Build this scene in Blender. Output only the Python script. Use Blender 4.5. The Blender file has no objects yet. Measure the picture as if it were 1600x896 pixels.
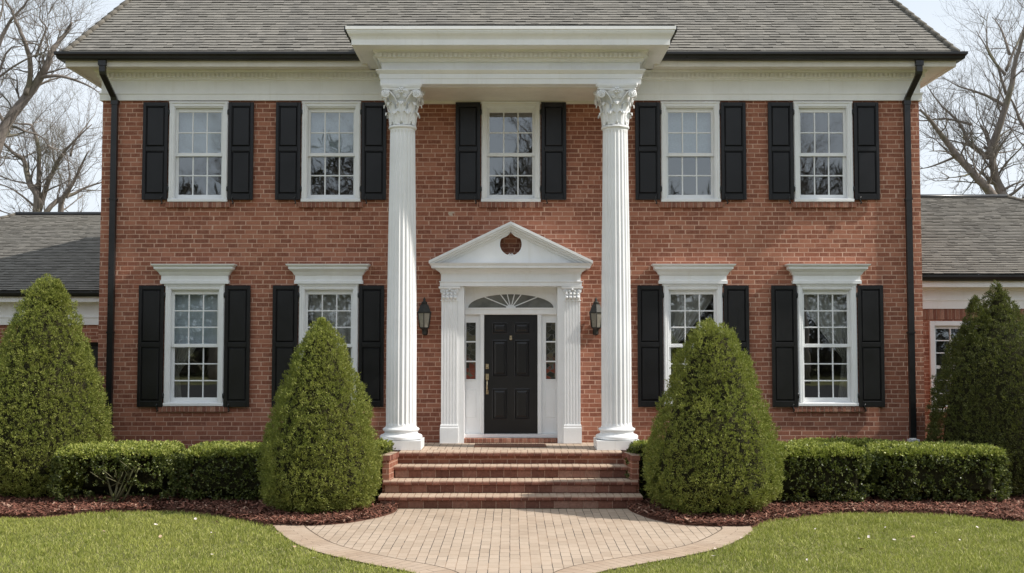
import bpy, bmesh, math, random
import numpy as np
from mathutils import Vector, Matrix, noise
R = math.radians
random.seed(7); rng = np.random.default_rng(7)
scene = bpy.context.scene
col = scene.collection

# ------------------------------------------------------------------ helpers
class MB:
    """collects faces of one mesh"""
    def __init__(s): s.v=[]; s.f=[]; s.m=[]; s.uv=None; s.smooth=[]
    def add(s, vs, fs, mi=0, sm=False):
        o=len(s.v); s.v.extend([tuple(p) for p in vs])
        for f in fs: s.f.append(tuple(i+o for i in f)); s.m.append(mi); s.smooth.append(sm)
    def box(s,x0,x1,y0,y1,z0,z1,mi=0):
        x0,x1=min(x0,x1),max(x0,x1); y0,y1=min(y0,y1),max(y0,y1); z0,z1=min(z0,z1),max(z0,z1)
        s.add([(x0,y0,z0),(x1,y0,z0),(x1,y1,z0),(x0,y1,z0),(x0,y0,z1),(x1,y0,z1),(x1,y1,z1),(x0,y1,z1)],
              [(0,3,2,1),(4,5,6,7),(0,1,5,4),(1,2,6,5),(2,3,7,6),(3,0,4,7)],mi)
    def bbox(s,x0,x1,y0,y1,z0,z1,b,mi=0):
        """box whose front (-y) face edges are chamfered by b"""
        s.add([(x0,y0+b,z0),(x1,y0+b,z0),(x1,y1,z0),(x0,y1,z0),(x0,y0+b,z1),(x1,y0+b,z1),(x1,y1,z1),(x0,y1,z1),
               (x0+b,y0,z0+b),(x1-b,y0,z0+b),(x1-b,y0,z1-b),(x0+b,y0,z1-b)],
              [(0,3,2,1),(4,5,6,7),(1,2,6,5),(2,3,7,6),(3,0,4,7),(8,9,10,11),(0,1,9,8),(1,5,10,9),(5,4,11,10),(4,0,8,11)],mi)
    def prism_y(s,poly,y0,y1,mi=0):
        """polygon in xz extruded along y"""
        n=len(poly)
        s.add([(x,y0,z) for x,z in poly]+[(x,y1,z) for x,z in poly],
              [tuple(range(n)),tuple(reversed(range(n,2*n)))]+[(i,i+n,(i+1)%n+n,(i+1)%n) for i in range(n)],mi)
    def prism_z(s,poly,z0,z1,mi=0):
        n=len(poly)
        s.add([(x,y,z0) for x,y in poly]+[(x,y,z1) for x,y in poly],
              [tuple(reversed(range(n))),tuple(range(n,2*n))]+[(i,(i+1)%n,(i+1)%n+n,i+n) for i in range(n)],mi)
    def lathe(s,prof,c,n=32,mi=0,sm=True,rot=0.0,cap=True):
        vs=[];fs=[]
        for r,z in prof:
            for k in range(n):
                a=2*math.pi*k/n+rot; vs.append((c[0]+r*math.cos(a),c[1]+r*math.sin(a),c[2]+z))
        for i in range(len(prof)-1):
            for k in range(n):
                k2=(k+1)%n; fs.append((i*n+k,i*n+k2,(i+1)*n+k2,(i+1)*n+k))
        if cap: fs.append(tuple(reversed(range(n)))); fs.append(tuple(range((len(prof)-1)*n,len(prof)*n)))
        s.add(vs,fs,mi,sm)
    def tube(s,pts,rad,n=6,mi=0,sm=True,cap=True):
        pts=[Vector(p) for p in pts]
        if not hasattr(rad,'__len__'): rad=[rad]*len(pts)
        vs=[];fs=[]
        ref=Vector((0.31,0.87,0.2)).normalized()
        for i,p in enumerate(pts):
            t=(pts[min(i+1,len(pts)-1)]-pts[max(i-1,0)])
            t=t.normalized() if t.length>1e-9 else Vector((0,0,1))
            a=t.cross(ref)
            if a.length<1e-3: a=t.cross(Vector((1,0,0)))
            a.normalize(); b=t.cross(a)
            for k in range(n):
                g=2*math.pi*k/n; vs.append(p+(a*math.cos(g)+b*math.sin(g))*rad[i])
        for i in range(len(pts)-1):
            for k in range(n):
                k2=(k+1)%n; fs.append((i*n+k,i*n+k2,(i+1)*n+k2,(i+1)*n+k))
        if cap: fs.append(tuple(reversed(range(n)))); fs.append(tuple(range((len(pts)-1)*n,len(pts)*n)))
        s.add(vs,fs,mi,sm)
    def sweep(s,path,prof,mi=0,closed=False,caps=True):
        """profile [(out,z)] along an xy path; out is to the right of travel; corners mitred"""
        n=len(path); m=len(prof); vs=[]
        P=[Vector((p[0],p[1])) for p in path]
        for i in range(n):
            d0=None;d1=None
            if i>0 or closed: d0=(P[i]-P[i-1]).normalized()
            if i<n-1 or closed: d1=(P[(i+1)%n]-P[i]).normalized()
            if d0 is None: d0=d1
            if d1 is None: d1=d0
            n0=Vector((d0.y,-d0.x)); n1=Vector((d1.y,-d1.x))
            mt=(n0+n1); mt=mt/(1+n0.dot(n1))
            for o,z in prof: vs.append((P[i].x+mt.x*o,P[i].y+mt.y*o,z))
        fs=[]
        for i in range(n if closed else n-1):
            j=(i+1)%n
            for k in range(m-1): fs.append((i*m+k,j*m+k,j*m+k+1,i*m+k+1))
        if caps and not closed: fs.append(tuple(range(m))); fs.append(tuple(reversed(range((n-1)*m,n*m))))
        s.add(vs,fs,mi)
    def build(s,name,mats,parent=None,loc=None,fix=True):
        me=bpy.data.meshes.new(name); me.from_pydata(s.v,[],s.f)
        if not isinstance(mats,(list,tuple)): mats=[mats]
        for m in mats: me.materials.append(m)
        me.polygons.foreach_set('material_index',s.m); me.polygons.foreach_set('use_smooth',s.smooth)
        if s.uv:
            l=me.uv_layers.new(name='UVMap'); l.data.foreach_set('uv',[c for p in s.uv for c in p])
        if fix:
            bm=bmesh.new(); bm.from_mesh(me); bmesh.ops.recalc_face_normals(bm,faces=bm.faces); bm.to_mesh(me); bm.free()
        me.update()
        o=bpy.data.objects.new(name,me); col.objects.link(o)
        if parent: o.parent=parent
        if loc: o.location=loc
        return o

def tag(o,label=None,cat=None,group=None,kind=None):
    if label: o['label']=label
    if cat: o['category']=cat
    if group: o['group']=group
    if kind: o['kind']=kind
    return o
def thing(name,label,cat,loc=(0,0,0),group=None,rz=0):
    o=bpy.data.objects.new(name,None); col.objects.link(o); o.location=loc; o.rotation_euler.z=rz
    o.empty_display_size=.2
    return tag(o,label,cat,group)
def part(name,me,parent,loc=(0,0,0),rz=0):
    o=bpy.data.objects.new(name,me); col.objects.link(o); o.parent=parent; o.location=loc; o.rotation_euler.z=rz
    return o
def fastmesh(name,verts,faces_flat,nper,mats,mi=None,smooth=False):
    me=bpy.data.meshes.new(name); nv=len(verts); nf=len(faces_flat)//nper
    me.vertices.add(nv); me.vertices.foreach_set('co',np.asarray(verts,dtype=np.float32).ravel())
    me.loops.add(nf*nper); me.loops.foreach_set('vertex_index',np.asarray(faces_flat,dtype=np.int32))
    me.polygons.add(nf); me.polygons.foreach_set('loop_start',np.arange(0,nf*nper,nper,dtype=np.int32))
    for m in mats: me.materials.append(m)
    if mi is not None: me.polygons.foreach_set('material_index',np.asarray(mi,dtype=np.int32))
    me.update(calc_edges=True); me.validate()
    return me

# ------------------------------------------------------------------ materials
class NT:
    def __init__(s,name):
        s.mat=bpy.data.materials.new(name); s.mat.use_nodes=True; s.t=s.mat.node_tree
        s.b=s.t.nodes['Principled BSDF']; s.out=s.t.nodes['Material Output']
    def n(s,typ,**kw):
        x=s.t.nodes.new(typ)
        for k,v in kw.items():
            if k.startswith('i_'):
                key=k[2:]; key=int(key) if key.isdigit() else key
                x.inputs[key].default_value=v
            else: setattr(x,k,v)
        return x
    def l(s,a,b): s.t.links.new(a,b)
    def pos(s): return s.n('ShaderNodeNewGeometry').outputs['Position']
    def noise(s,scale,detail=3,rough=.55,vec=None,dims='3D'):
        x=s.n('ShaderNodeTexNoise'); x.inputs['Scale'].default_value=scale; x.inputs['Detail'].default_value=detail; x.inputs['Roughness'].default_value=rough
        s.l(vec if vec else s.pos(),x.inputs['Vector']); return x.outputs['Fac']
    def ramp(s,fac,stops):
        x=s.n('ShaderNodeValToRGB'); e=x.color_ramp.elements
        e[0].position,e[0].color=stops[0][0],tuple(stops[0][1])+(1,); e[1].position,e[1].color=stops[-1][0],tuple(stops[-1][1])+(1,)
        for p,c in stops[1:-1]:
            k=e.new(p); k.color=tuple(c)+(1,)
        s.l(fac,x.inputs['Fac']); return x.outputs['Color']
    def mix(s,fac,a,b,mode='MIX'):
        x=s.n('ShaderNodeMix',data_type='RGBA',blend_type=mode)
        for i,v in ((0,fac),(6,a),(7,b)):
            if hasattr(v,'is_linked'): s.l(v,x.inputs[i])
            elif isinstance(v,(tuple,list)): x.inputs[i].default_value=tuple(v)+(1,) if len(v)==3 else v
            else: x.inputs[i].default_value=v
        return x.outputs[2]
    def math(s,op,a,b=0.5,c=None):
        x=s.n('ShaderNodeMath',operation=op)
        for i,v in enumerate((a,b,c)):
            if v is None: continue
            if hasattr(v,'is_linked'): s.l(v,x.inputs[i])
            else: x.inputs[i].default_value=v
        return x.outputs[0]
    def bump(s,h,strength=.5,dist=.01):
        x=s.n('ShaderNodeBump'); x.inputs['Strength'].default_value=strength; x.inputs['Distance'].default_value=dist
        s.l(h,x.inputs['Height']); s.l(x.outputs['Normal'],s.b.inputs['Normal'])
    def set(s,**kw):
        for k,v in kw.items():
            k=k.replace('_',' ')
            if hasattr(v,'is_linked'): s.l(v,s.b.inputs[k])
            else: s.b.inputs[k].default_value=(tuple(v)+(1,) if isinstance(v,tuple) and len(v)==3 else v)
        return s.mat

def mat_paint(name,c,rough=.45,var=.06,dirt=None,spec=.5,bump=.0):
    t=NT(name); f=t.noise(2.2,5)
    lo=tuple(x*(1-var*2) for x in c); hi=tuple(min(1,x*(1+var)) for x in c)
    cc=t.ramp(f,[(.3,lo),(.65,hi)])
    if dirt:
        g=t.noise(9,6,.7); cc=t.mix(t.math('MULTIPLY',t.math('SMOOTH_MIN',g,.8,.2),dirt[1]),cc,dirt[0])
    rr=t.math('MULTIPLY_ADD',t.noise(14,4),.25,rough-.12)
    if dirt:
        sc=t.n('ShaderNodeMapping'); sc.inputs['Scale'].default_value=(11,11,.7); t.l(t.pos(),sc.inputs['Vector'])
        cc=t.mix(t.ramp(t.noise(1,4,.65,vec=sc.outputs[0]),[(.55,(0,0,0)),(.82,(.30,.30,.30))]),cc,dirt[0])
    if bump: t.bump(t.noise(70,3),bump,.004)
    return t.set(Base_Color=cc,Roughness=rr,Specular_IOR_Level=spec)

def uv_world(t,scale=(1,1),swap=False):
    """(x+y, z) wall coordinates in metres"""
    sp=t.n('ShaderNodeSeparateXYZ'); t.l(t.pos(),sp.inputs[0])
    u=t.math('ADD',sp.outputs[0],sp.outputs[1]); cb=t.n('ShaderNodeCombineXYZ')
    t.l(u,cb.inputs[0]); t.l(sp.outputs[2],cb.inputs[1]); return cb.outputs[0],sp

def mat_brick(name='brick'):
    t=NT(name); uv,sp=uv_world(t); RH=.0785
    u=t.math('ADD',sp.outputs[0],sp.outputs[1]); z=sp.outputs[2]
    # every course has its own rhythm of brick lengths
    row=t.math('FLOOR',t.math('DIVIDE',z,RH)); cb=t.n('ShaderNodeCombineXYZ'); t.l(t.math('MULTIPLY',u,2.6),cb.inputs[0]); t.l(t.math('MULTIPLY',row,7.31),cb.inputs[1])
    un=t.math('ADD',u,t.math('MULTIPLY',t.noise(1,1,.5,vec=cb.outputs[0]),.26))
    nz=t.math('MULTIPLY',t.noise(7,3),.011)
    c2=t.n('ShaderNodeCombineXYZ'); t.l(t.math('ADD',un,nz),c2.inputs[0]); t.l(t.math('ADD',z,nz),c2.inputs[1]); vec=c2.outputs[0]
    def bt(c1,c2_,mo,bias=0,ms=.0082):
        b=t.n('ShaderNodeTexBrick',offset=.5,offset_frequency=2)
        b.inputs['Scale'].default_value=1; b.inputs['Brick Width'].default_value=.212; b.inputs['Row Height'].default_value=RH
        b.inputs['Mortar Size'].default_value=ms; b.inputs['Mortar Smooth'].default_value=.35; b.inputs['Bias'].default_value=bias
        b.inputs['Color1'].default_value=c1+(1,); b.inputs['Color2'].default_value=c2_+(1,); b.inputs['Mortar'].default_value=mo+(1,)
        t.l(vec,b.inputs['Vector']); return b
    b1=bt((.36,.132,.077),(.205,.074,.048),(.5,.3,.22)); b2=bt((0,0,0),(1,1,1),(.5,.5,.5),-.2)
    base=b1.outputs['Color']; rnd=b2.outputs['Color']
    base=t.mix(t.math('MULTIPLY',t.math('GREATER_THAN',rnd,.88),.6),base,(.13,.065,.05))
    base=t.mix(t.math('MULTIPLY',t.math('LESS_THAN',rnd,.14),.4),base,(.42,.20,.135))
    # streaky wire-cut face, smeared mortar, broad weathering
    def aniso(sx,sz,det=3,rough=.6):
        sc=t.n('ShaderNodeMapping'); sc.inputs['Scale'].default_value=(sx,sx,sz); t.l(t.pos(),sc.inputs['Vector']); return t.noise(1,det,rough,vec=sc.outputs[0])
    st=aniso(55,9)
    base=t.mix(t.ramp(st,[(.38,(.0,.0,.0)),(.72,(.42,.42,.42))]),base,(.44,.215,.145))
    big=t.noise(.8,5,.65)
    sm=t.math('MULTIPLY',t.ramp(aniso(11,14,4,.65),[(.50,(0,0,0)),(.68,(.75,.75,.75))]),t.ramp(big,[(.35,(.15,.15,.15)),(.68,(1,1,1))]))
    base=t.mix(sm,base,(.46,.235,.16))
    base=t.mix(t.ramp(t.noise(1.5,4,.6),[(.5,(0,0,0)),(.78,(.38,.38,.38))]),base,(.16,.062,.045))
    base=t.mix(t.ramp(aniso(2.6,.35,5,.65),[(.52,(0,0,0)),(.8,(.38,.38,.38))]),base,(.16,.07,.055))
    # mortar patch under the middle window
    d=t.n('ShaderNodeVectorMath',operation='DISTANCE'); t.l(t.pos(),d.inputs[0]); d.inputs[1].default_value=(-1.03,0,4.67)
    dn=t.math('ADD',d.outputs['Value'],t.math('MULTIPLY',t.noise(22,3),.13))
    base=t.mix(t.math('MULTIPLY',t.math('LESS_THAN',dn,.108),.8),base,(.55,.47,.38))
    mfac=t.math('MULTIPLY',b1.outputs['Fac'],t.ramp(t.noise(5,3),[(.3,(.55,.55,.55)),(.55,(1,1,1))]))
    base=t.mix(mfac,base,t.ramp(t.noise(3,4,.65),[(.3,(.47,.265,.195)),(.72,(.68,.46,.35))]))
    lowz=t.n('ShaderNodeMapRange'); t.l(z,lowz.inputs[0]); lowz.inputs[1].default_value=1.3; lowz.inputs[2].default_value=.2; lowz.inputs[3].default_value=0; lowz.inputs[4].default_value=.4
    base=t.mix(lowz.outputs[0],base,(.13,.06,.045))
    t.bump(t.math('ADD',t.math('MULTIPLY',b1.outputs['Fac'],-1),t.math('MULTIPLY',st,.4)),.75,.006)
    return t.set(Base_Color=base,Roughness=.88,Specular_IOR_Level=.2)

def mat_island(name,stops,rough=.8,nscale=0,bump=0,spec=.3,trans=None,large=None):
    """colour chosen per loose piece, as in a brick, chip or leaf"""
    t=NT(name); g=t.n('ShaderNodeNewGeometry'); c=t.ramp(g.outputs['Random Per Island'],stops)
    if nscale: c=t.mix(.5,c,t.ramp(t.noise(nscale,4),[(.3,(.35,.35,.35)),(.7,(1,1,1))]),'MULTIPLY')
    if large:
        c=t.mix(t.ramp(t.noise(large[0],4),[(.35,(0,0,0)),(.68,(large[2],)*3)]),c,large[1])
    if bump: t.bump(t.noise(90,3),bump,.004)
    t.set(Base_Color=c,Roughness=rough,Specular_IOR_Level=spec)
    if trans:
        tr=t.n('ShaderNodeBsdfTranslucent'); mx=t.n('ShaderNodeMixShader'); mx.inputs[0].default_value=trans
        cc=t.mix(.4,c,(.30,.40,.05)); t.l(cc,tr.inputs['Color'])
        t.l(t.b.outputs[0],mx.inputs[1]); t.l(tr.outputs[0],mx.inputs[2]); t.l(mx.outputs[0],t.out.inputs[0])
    return t.mat

def mat_shingle(name,k):
    t=NT(name); g=t.n('ShaderNodeNewGeometry'); q=lambda c:tuple(x*k for x in c)
    c=t.ramp(g.outputs['Random Per Island'],[(0,q((.25,.238,.217))),(.35,q((.28,.266,.242))),(.75,q((.305,.29,.263))),(1,q((.35,.33,.298)))])
    c=t.mix(t.ramp(t.noise(.7,5,.65),[(.4,(0,0,0)),(.72,(.5,.5,.5))]),c,q((.36,.335,.285)))
    sc=t.n('ShaderNodeMapping'); sc.inputs['Scale'].default_value=(3.2,.5,.5); t.l(t.pos(),sc.inputs['Vector'])
    c=t.mix(t.ramp(t.noise(1,5,.7,vec=sc.outputs[0]),[(.5,(0,0,0)),(.8,(.55,.55,.55))]),c,q((.19,.183,.17)))
    c=t.mix(.4,c,t.ramp(t.noise(120,2),[(.3,(.35,.35,.35)),(.7,(1.25,1.25,1.25))]),'MULTIPLY')
    t.bump(t.noise(160,2),.4,.004)
    return t.set(Base_Color=c,Roughness=.92,Specular_IOR_Level=.2)
def mat_glass(name='window_glass',refl=.17,tint=(.92,.95,.96)):
    t=NT(name); t.t.nodes.remove(t.b)
    tr=t.n('ShaderNodeBsdfTransparent'); tr.inputs[0].default_value=tint+(1,)
    gl=t.n('ShaderNodeBsdfGlossy'); gl.inputs['Roughness'].default_value=.015; gl.inputs[0].default_value=(.95,.98,1,1)
    bm=t.n('ShaderNodeBump'); bm.inputs['Strength'].default_value=.12; bm.inputs['Distance'].default_value=.004; t.l(t.noise(3.2,1),bm.inputs['Height']); t.l(bm.outputs[0],gl.inputs['Normal'])
    fr=t.n('ShaderNodeLayerWeight'); fr.inputs['Blend'].default_value=.35
    f=t.math('MULTIPLY_ADD',fr.outputs['Fresnel'],.6,refl)
    mx=t.n('ShaderNodeMixShader'); t.l(f,mx.inputs[0]); t.l(tr.outputs[0],mx.inputs[1]); t.l(gl.outputs[0],mx.inputs[2]); t.l(mx.outputs[0],t.out.inputs[0])
    return t.mat

def mat_paver(name='paver',soldier=False):
    t=NT(name)
    if soldier: uvn=t.n('ShaderNodeUVMap'); vec=uvn.outputs[0]
    else:
        sp=t.n('ShaderNodeSeparateXYZ'); t.l(t.pos(),sp.inputs[0]); cb=t.n('ShaderNodeCombineXYZ'); t.l(sp.outputs[1],cb.inputs[0]); t.l(sp.outputs[0],cb.inputs[1])
        nz=t.n('ShaderNodeTexNoise'); nz.inputs['Scale'].default_value=5; t.l(t.pos(),nz.inputs['Vector'])
        off=t.n('ShaderNodeVectorMath',operation='SCALE'); t.l(nz.outputs['Color'],off.inputs[0]); off.inputs['Scale'].default_value=.012
        ad=t.n('ShaderNodeVectorMath',operation='ADD'); t.l(cb.outputs[0],ad.inputs[0]); t.l(off.outputs[0],ad.inputs[1]); vec=ad.outputs[0]
    b=t.n('ShaderNodeTexBrick',offset=.5,offset_frequency=2); b.inputs['Scale'].default_value=1
    b.inputs['Brick Width'].default_value=.40 if soldier else .235; b.inputs['Row Height'].default_value=.115 if soldier else .117
    b.inputs['Mortar Size'].default_value=.003 if soldier else .0046; b.inputs['Mortar Smooth'].default_value=.2
    b.inputs['Color1'].default_value=(.40,.30,.22,1) if soldier else (.44,.345,.265,1); b.inputs['Color2'].default_value=(.33,.24,.175,1) if soldier else (.36,.28,.212,1); b.inputs['Mortar'].default_value=(0,0,0,1)
    t.l(vec,b.inputs['Vector'])
    c=b.outputs['Color']
    jc=t.ramp(t.noise(1.9,4,.65),[(.42,(.33,.235,.165)),(.56,(.06,.055,.05))]) if not soldier else t.ramp(t.noise(3,3),[(.4,(.20,.15,.11)),(.6,(.10,.08,.065))])
    c=t.mix(t.ramp(t.noise(1.3,5,.65),[(.35,(0,0,0)),(.75,(.6,.6,.6))]),c,(.52,.43,.345))
    c=t.mix(t.ramp(t.noise(24,4,.7),[(.55,(0,0,0)),(.8,(.5,.5,.5))]),c,(.27,.20,.15))
    c=t.mix(b.outputs['Fac'],c,jc)
    t.bump(t.math('ADD',t.math('MULTIPLY',b.outputs['Fac'],-1),t.math('MULTIPLY',t.noise(60,3),.25)),.6,.005)
    return t.set(Base_Color=c,Roughness=.85,Specular_IOR_Level=.25)

def mat_ground(name,c1,c2,c3,s1=.6,s2=40):
    t=NT(name); c=t.ramp(t.noise(s1,5,.6),[(.3,c1),(.7,c2)])
    c=t.mix(t.ramp(t.noise(s2,5,.7),[(.4,(0,0,0)),(.75,(.7,.7,.7))]),c,c3)
    t.bump(t.noise(s2*2,4),.8,.02)
    return t.set(Base_Color=c,Roughness=.95,Specular_IOR_Level=.15)

def mat_bark(name='bark',a=(.15,.13,.115),b=(.29,.25,.225)):
    t=NT(name); sc=t.n('ShaderNodeMapping'); sc.inputs['Scale'].default_value=(14,14,3); t.l(t.pos(),sc.inputs['Vector'])
    f=t.noise(1,5,.65,vec=sc.outputs[0]); c=t.ramp(f,[(.3,a),(.7,b)])
    c=t.mix(t.ramp(t.noise(1.1,3),[(.55,(0,0,0)),(.75,(.6,.6,.6))]),c,(.15,.17,.06))
    t.bump(f,.6,.02)
    return t.set(Base_Color=c,Roughness=.9,Specular_IOR_Level=.2)

def mat_metal(name,c,rough,metal=1.0):
    t=NT(name); f=t.noise(30,4); return t.set(Base_Color=t.ramp(f,[(.3,tuple(x*.7 for x in c)),(.7,c)]),Roughness=t.math('MULTIPLY_ADD',f,.2,rough),Metallic=metal)

def mat_cloth(name,c,trans=.35,fold=0):
    t=NT(name); cc=t.ramp(t.noise(40,3),[(.3,tuple(x*.85 for x in c)),(.7,c)]); t.set(Base_Color=cc,Roughness=.9)
    tr=t.n('ShaderNodeBsdfTranslucent'); t.l(cc,tr.inputs[0]); mx=t.n('ShaderNodeMixShader'); mx.inputs[0].default_value=trans
    t.l(t.b.outputs[0],mx.inputs[1]); t.l(tr.outputs[0],mx.inputs[2]); t.l(mx.outputs[0],t.out.inputs[0]); return t.mat

M={}
M['white']=mat_paint('white_paint',(.85,.865,.885),.42,.03,dirt=((.60,.58,.52),.22))
M['cream']=mat_paint('aged_white_paint',(.88,.885,.885),.5,.03,dirt=((.62,.59,.50),.16))
M['soffit']=mat_paint('soffit_bounce_paint',(.76,.72,.65),.55,.05,dirt=((.48,.44,.33),.2))  # beige holds the warm light bounced up from paving and brick
M['black']=mat_paint('black_paint',(.008,.008,.0095),.36,.25,bump=.06,spec=.42)
M['gutter']=mat_paint('gutter_metal',(.016,.016,.017),.32,.2,bump=.03)
M['brick']=mat_brick()
M['brickunit']=mat_island('single_bricks',[(0,(.24,.10,.07)),(.4,(.31,.135,.09)),(.8,(.37,.175,.12)),(1,(.46,.26,.19))],.88,45,.5)
M['mortar']=mat_ground('mortar',(.40,.25,.19),(.52,.35,.27),(.33,.2,.15),4,60)
M['shingle']=mat_shingle('shingle',.76); M['wingshingle']=mat_shingle('wing_shingle',.66)
M['glass']=mat_glass()
M['lampglass']=mat_glass('lantern_glass',.12,(.75,.72,.62))
M['inside']=mat_paint('room_plaster',(.17,.165,.155),.9,.05)
M['paver']=mat_paver(); M['soldier']=mat_paver('border_paver',True)
M['lawn']=mat_ground('lawn_soil',(.145,.15,.055),(.20,.19,.085),(.11,.105,.05),.7,30)
M['grass']=mat_island('grass_blades',[(0,(.18,.225,.042)),(.5,(.33,.37,.075)),(.85,(.49,.49,.13)),(1,(.72,.66,.34))],.6,2.4,0,.3,trans=.32,large=(.6,(.42,.42,.11),.45))
M['mulch']=mat_ground('mulch_soil',(.09,.042,.03),(.15,.07,.048),(.05,.026,.02),2,45)
M['chip']=mat_island('mulch_chips',[(0,(.05,.024,.017)),(.5,(.15,.06,.04)),(.9,(.26,.11,.075)),(1,(.46,.31,.23))],.9)
M['yew']=mat_island('yew_needles',[(0,(.11,.14,.031)),(.45,(.215,.25,.052)),(.85,(.32,.35,.078)),(1,(.44,.43,.15))],.55,0,0,.35,trans=.28,large=(2.2,(.27,.265,.06),.4))
M['yewshade']=mat_island('shaded_yew_needles',[(0,(.035,.045,.015)),(.5,(.08,.093,.025)),(.9,(.16,.175,.045)),(1,(.28,.27,.09))],.55,0,0,.35,trans=.18,large=(2.2,(.085,.085,.02),.5))  # darker yew copy, the right yew's shadow side put into its colour
M['box']=mat_island('hedge_shaded_leaves',[(0,(.032,.044,.013)),(.5,(.075,.095,.022)),(.88,(.17,.20,.048)),(1,(.36,.37,.15))],.45,0,0,.5,trans=.2)  # darker leaf copy, shade of the hedge fronts put into the colour
M['boxlit']=mat_island('hedge_sunlit_leaves',[(0,(.17,.205,.04)),(.5,(.31,.355,.07)),(1,(.52,.52,.16))],.45,0,0,.4,trans=.25)  # lighter leaf copy, sunlight on the hedge tops put into the colour
M['core']=mat_ground('shrub_shade',(.018,.02,.008),(.035,.032,.014),(.02,.016,.01),3,30)  # near-black body inside shrubs, paints the deep shade between leaves
M['woods']=mat_island('added_woods_twigs',[(0,(.05,.042,.034)),(.5,(.09,.078,.062)),(.8,(.075,.085,.04)),(1,(.16,.14,.11))],.9)
M['asphalt']=mat_ground('asphalt',(.045,.045,.047),(.065,.064,.062),(.035,.035,.035),1,60)
M['stem']=mat_bark('shrub_stem',(.08,.075,.04),(.20,.19,.11))
M['bark']=mat_bark()
M['twig']=mat_bark('twig_bark',(.16,.14,.125),(.25,.22,.195))
M['nickel']=mat_metal('satin_brass',(.62,.52,.36),.25)
M['iron']=mat_metal('verdigris_iron',(.05,.05,.046),.5,.5)
M['frost']=mat_paint('frosted_glass',(.24,.225,.19),.25,.2); M['blind']=mat_cloth('blind_cloth',(.70,.78,.84),.3); M['sheer']=mat_cloth('curtain_cloth',(.62,.60,.54),.4)
M['leaded']=None
M['mat']=mat_island('door_mat',[(0,(.20,.10,.07)),(1,(.28,.15,.10))],.95,60)
M['petal']=mat_paint('petal',(.75,.66,.62),.7,.1); M['dryleaf']=mat_paint('dry_leaf',(.42,.30,.20),.8,.15)
def mat_tread():
    t=NT('tread_brick'); g=t.n('ShaderNodeNewGeometry'); c=t.ramp(g.outputs['Random Per Island'],[(0,(.15,.06,.045)),(.5,(.225,.088,.063)),(1,(.32,.15,.11))])
    sp=t.n('ShaderNodeSeparateXYZ'); t.l(g.outputs['True Normal'],sp.inputs[0])
    f=t.ramp(sp.outputs[2],[(.25,(0,0,0)),(.8,(.92,.92,.92))])  # upward faces turned tan, sandy dust and sunlit tops in one colour
    tan=t.ramp(t.noise(5,5,.65),[(.3,(.46,.35,.26)),(.7,(.60,.48,.37))])
    c=t.mix(f,c,tan); c=t.mix(.45,c,t.ramp(t.noise(55,4),[(.3,(.45,.45,.45)),(.7,(1.1,1.1,1.1))]),'MULTIPLY'); t.bump(t.noise(80,3),.5,.004)
    return t.set(Base_Color=c,Roughness=.86,Specular_IOR_Level=.2)
M['tread']=mat_tread(); M['riser']=mat_island('riser_bricks',[(0,(.17,.08,.06)),(.5,(.245,.11,.08)),(.85,(.32,.16,.12)),(1,(.42,.26,.2))],.95,28,.5,.08)
def mat_leaded():
    t=NT('leaded_glass'); v=t.n('ShaderNodeTexVoronoi',feature='DISTANCE_TO_EDGE'); v.inputs['Scale'].default_value=13; t.l(t.pos(),v.inputs['Vector'])
    v2=t.n('ShaderNodeTexVoronoi'); v2.inputs['Scale'].default_value=13; t.l(t.pos(),v2.inputs['Vector'])
    sp=t.n('ShaderNodeSeparateXYZ'); t.l(t.pos(),sp.inputs[0])
    low=t.n('ShaderNodeMapRange'); t.l(sp.outputs[2],low.inputs[0]); low.inputs[1].default_value=2.25; low.inputs[2].default_value=1.9; low.inputs[3].default_value=0; low.inputs[4].default_value=.8
    s2=t.n('ShaderNodeSeparateXYZ'); t.l(v2.outputs['Color'],s2.inputs[0])
    c=t.ramp(s2.outputs[0],[(0,(.02,.022,.018)),(.6,(.05,.05,.035)),(1,(.12,.11,.07))])
    red=t.math('MULTIPLY',t.math('GREATER_THAN',s2.outputs[1],.45),low.outputs[0]); c=t.mix(red,c,(.25,.05,.03))
    c=t.mix(t.math('LESS_THAN',v.outputs['Distance'],.035),c,(.10,.10,.10)); t.bump(t.noise(18,2),.25,.01)
    return t.set(Base_Color=c,Roughness=.12,Specular_IOR_Level=.7)
M['leaded']=mat_leaded()

M['joint']=mat_ground('sand_joint',(.06,.05,.04),(.24,.18,.13),(.10,.08,.06),1.1,30)
M['lip']=mat_ground('shingle_shadow_edge',(.045,.042,.037),(.08,.075,.066),(.05,.045,.04),1.5,30)  # dark butt edges, their tone also paints the shadow line of each course
# ------------------------------------------------------------------ the setting
def catmull(pts,k=6):
    out=[];n=len(pts)
    for i in range(n-1):
        p0=pts[max(i-1,0)];p1=pts[i];p2=pts[i+1];p3=pts[min(i+2,n-1)]
        for j in range(k):
            t=j/k
            out.append(tuple(.5*(2*p1[a]+(p2[a]-p0[a])*t+(2*p0[a]-5*p1[a]+4*p2[a]-p3[a])*t*t+(3*p1[a]-p0[a]-3*p2[a]+p3[a])*t**3) for a in (0,1)))
    out.append(tuple(pts[-1])); return out
def inpoly(x,y,poly):
    ins=np.zeros(len(x),bool); n=len(poly)
    for i in range(n):
        x0,y0=poly[i];x1,y1=poly[(i+1)%n]
        if y0==y1: continue
        c=((y0>y)!=(y1>y))&(x<(x1-x0)*(y-y0)/(y1-y0)+x0); ins^=c
    return ins
g=MB(); g.add([(-300,-300,0),(300,-300,0),(300,300,0),(-300,300,0)],[(0,1,2,3)])
tag(g.build('lawn_ground',M['lawn']),kind='structure')

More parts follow.
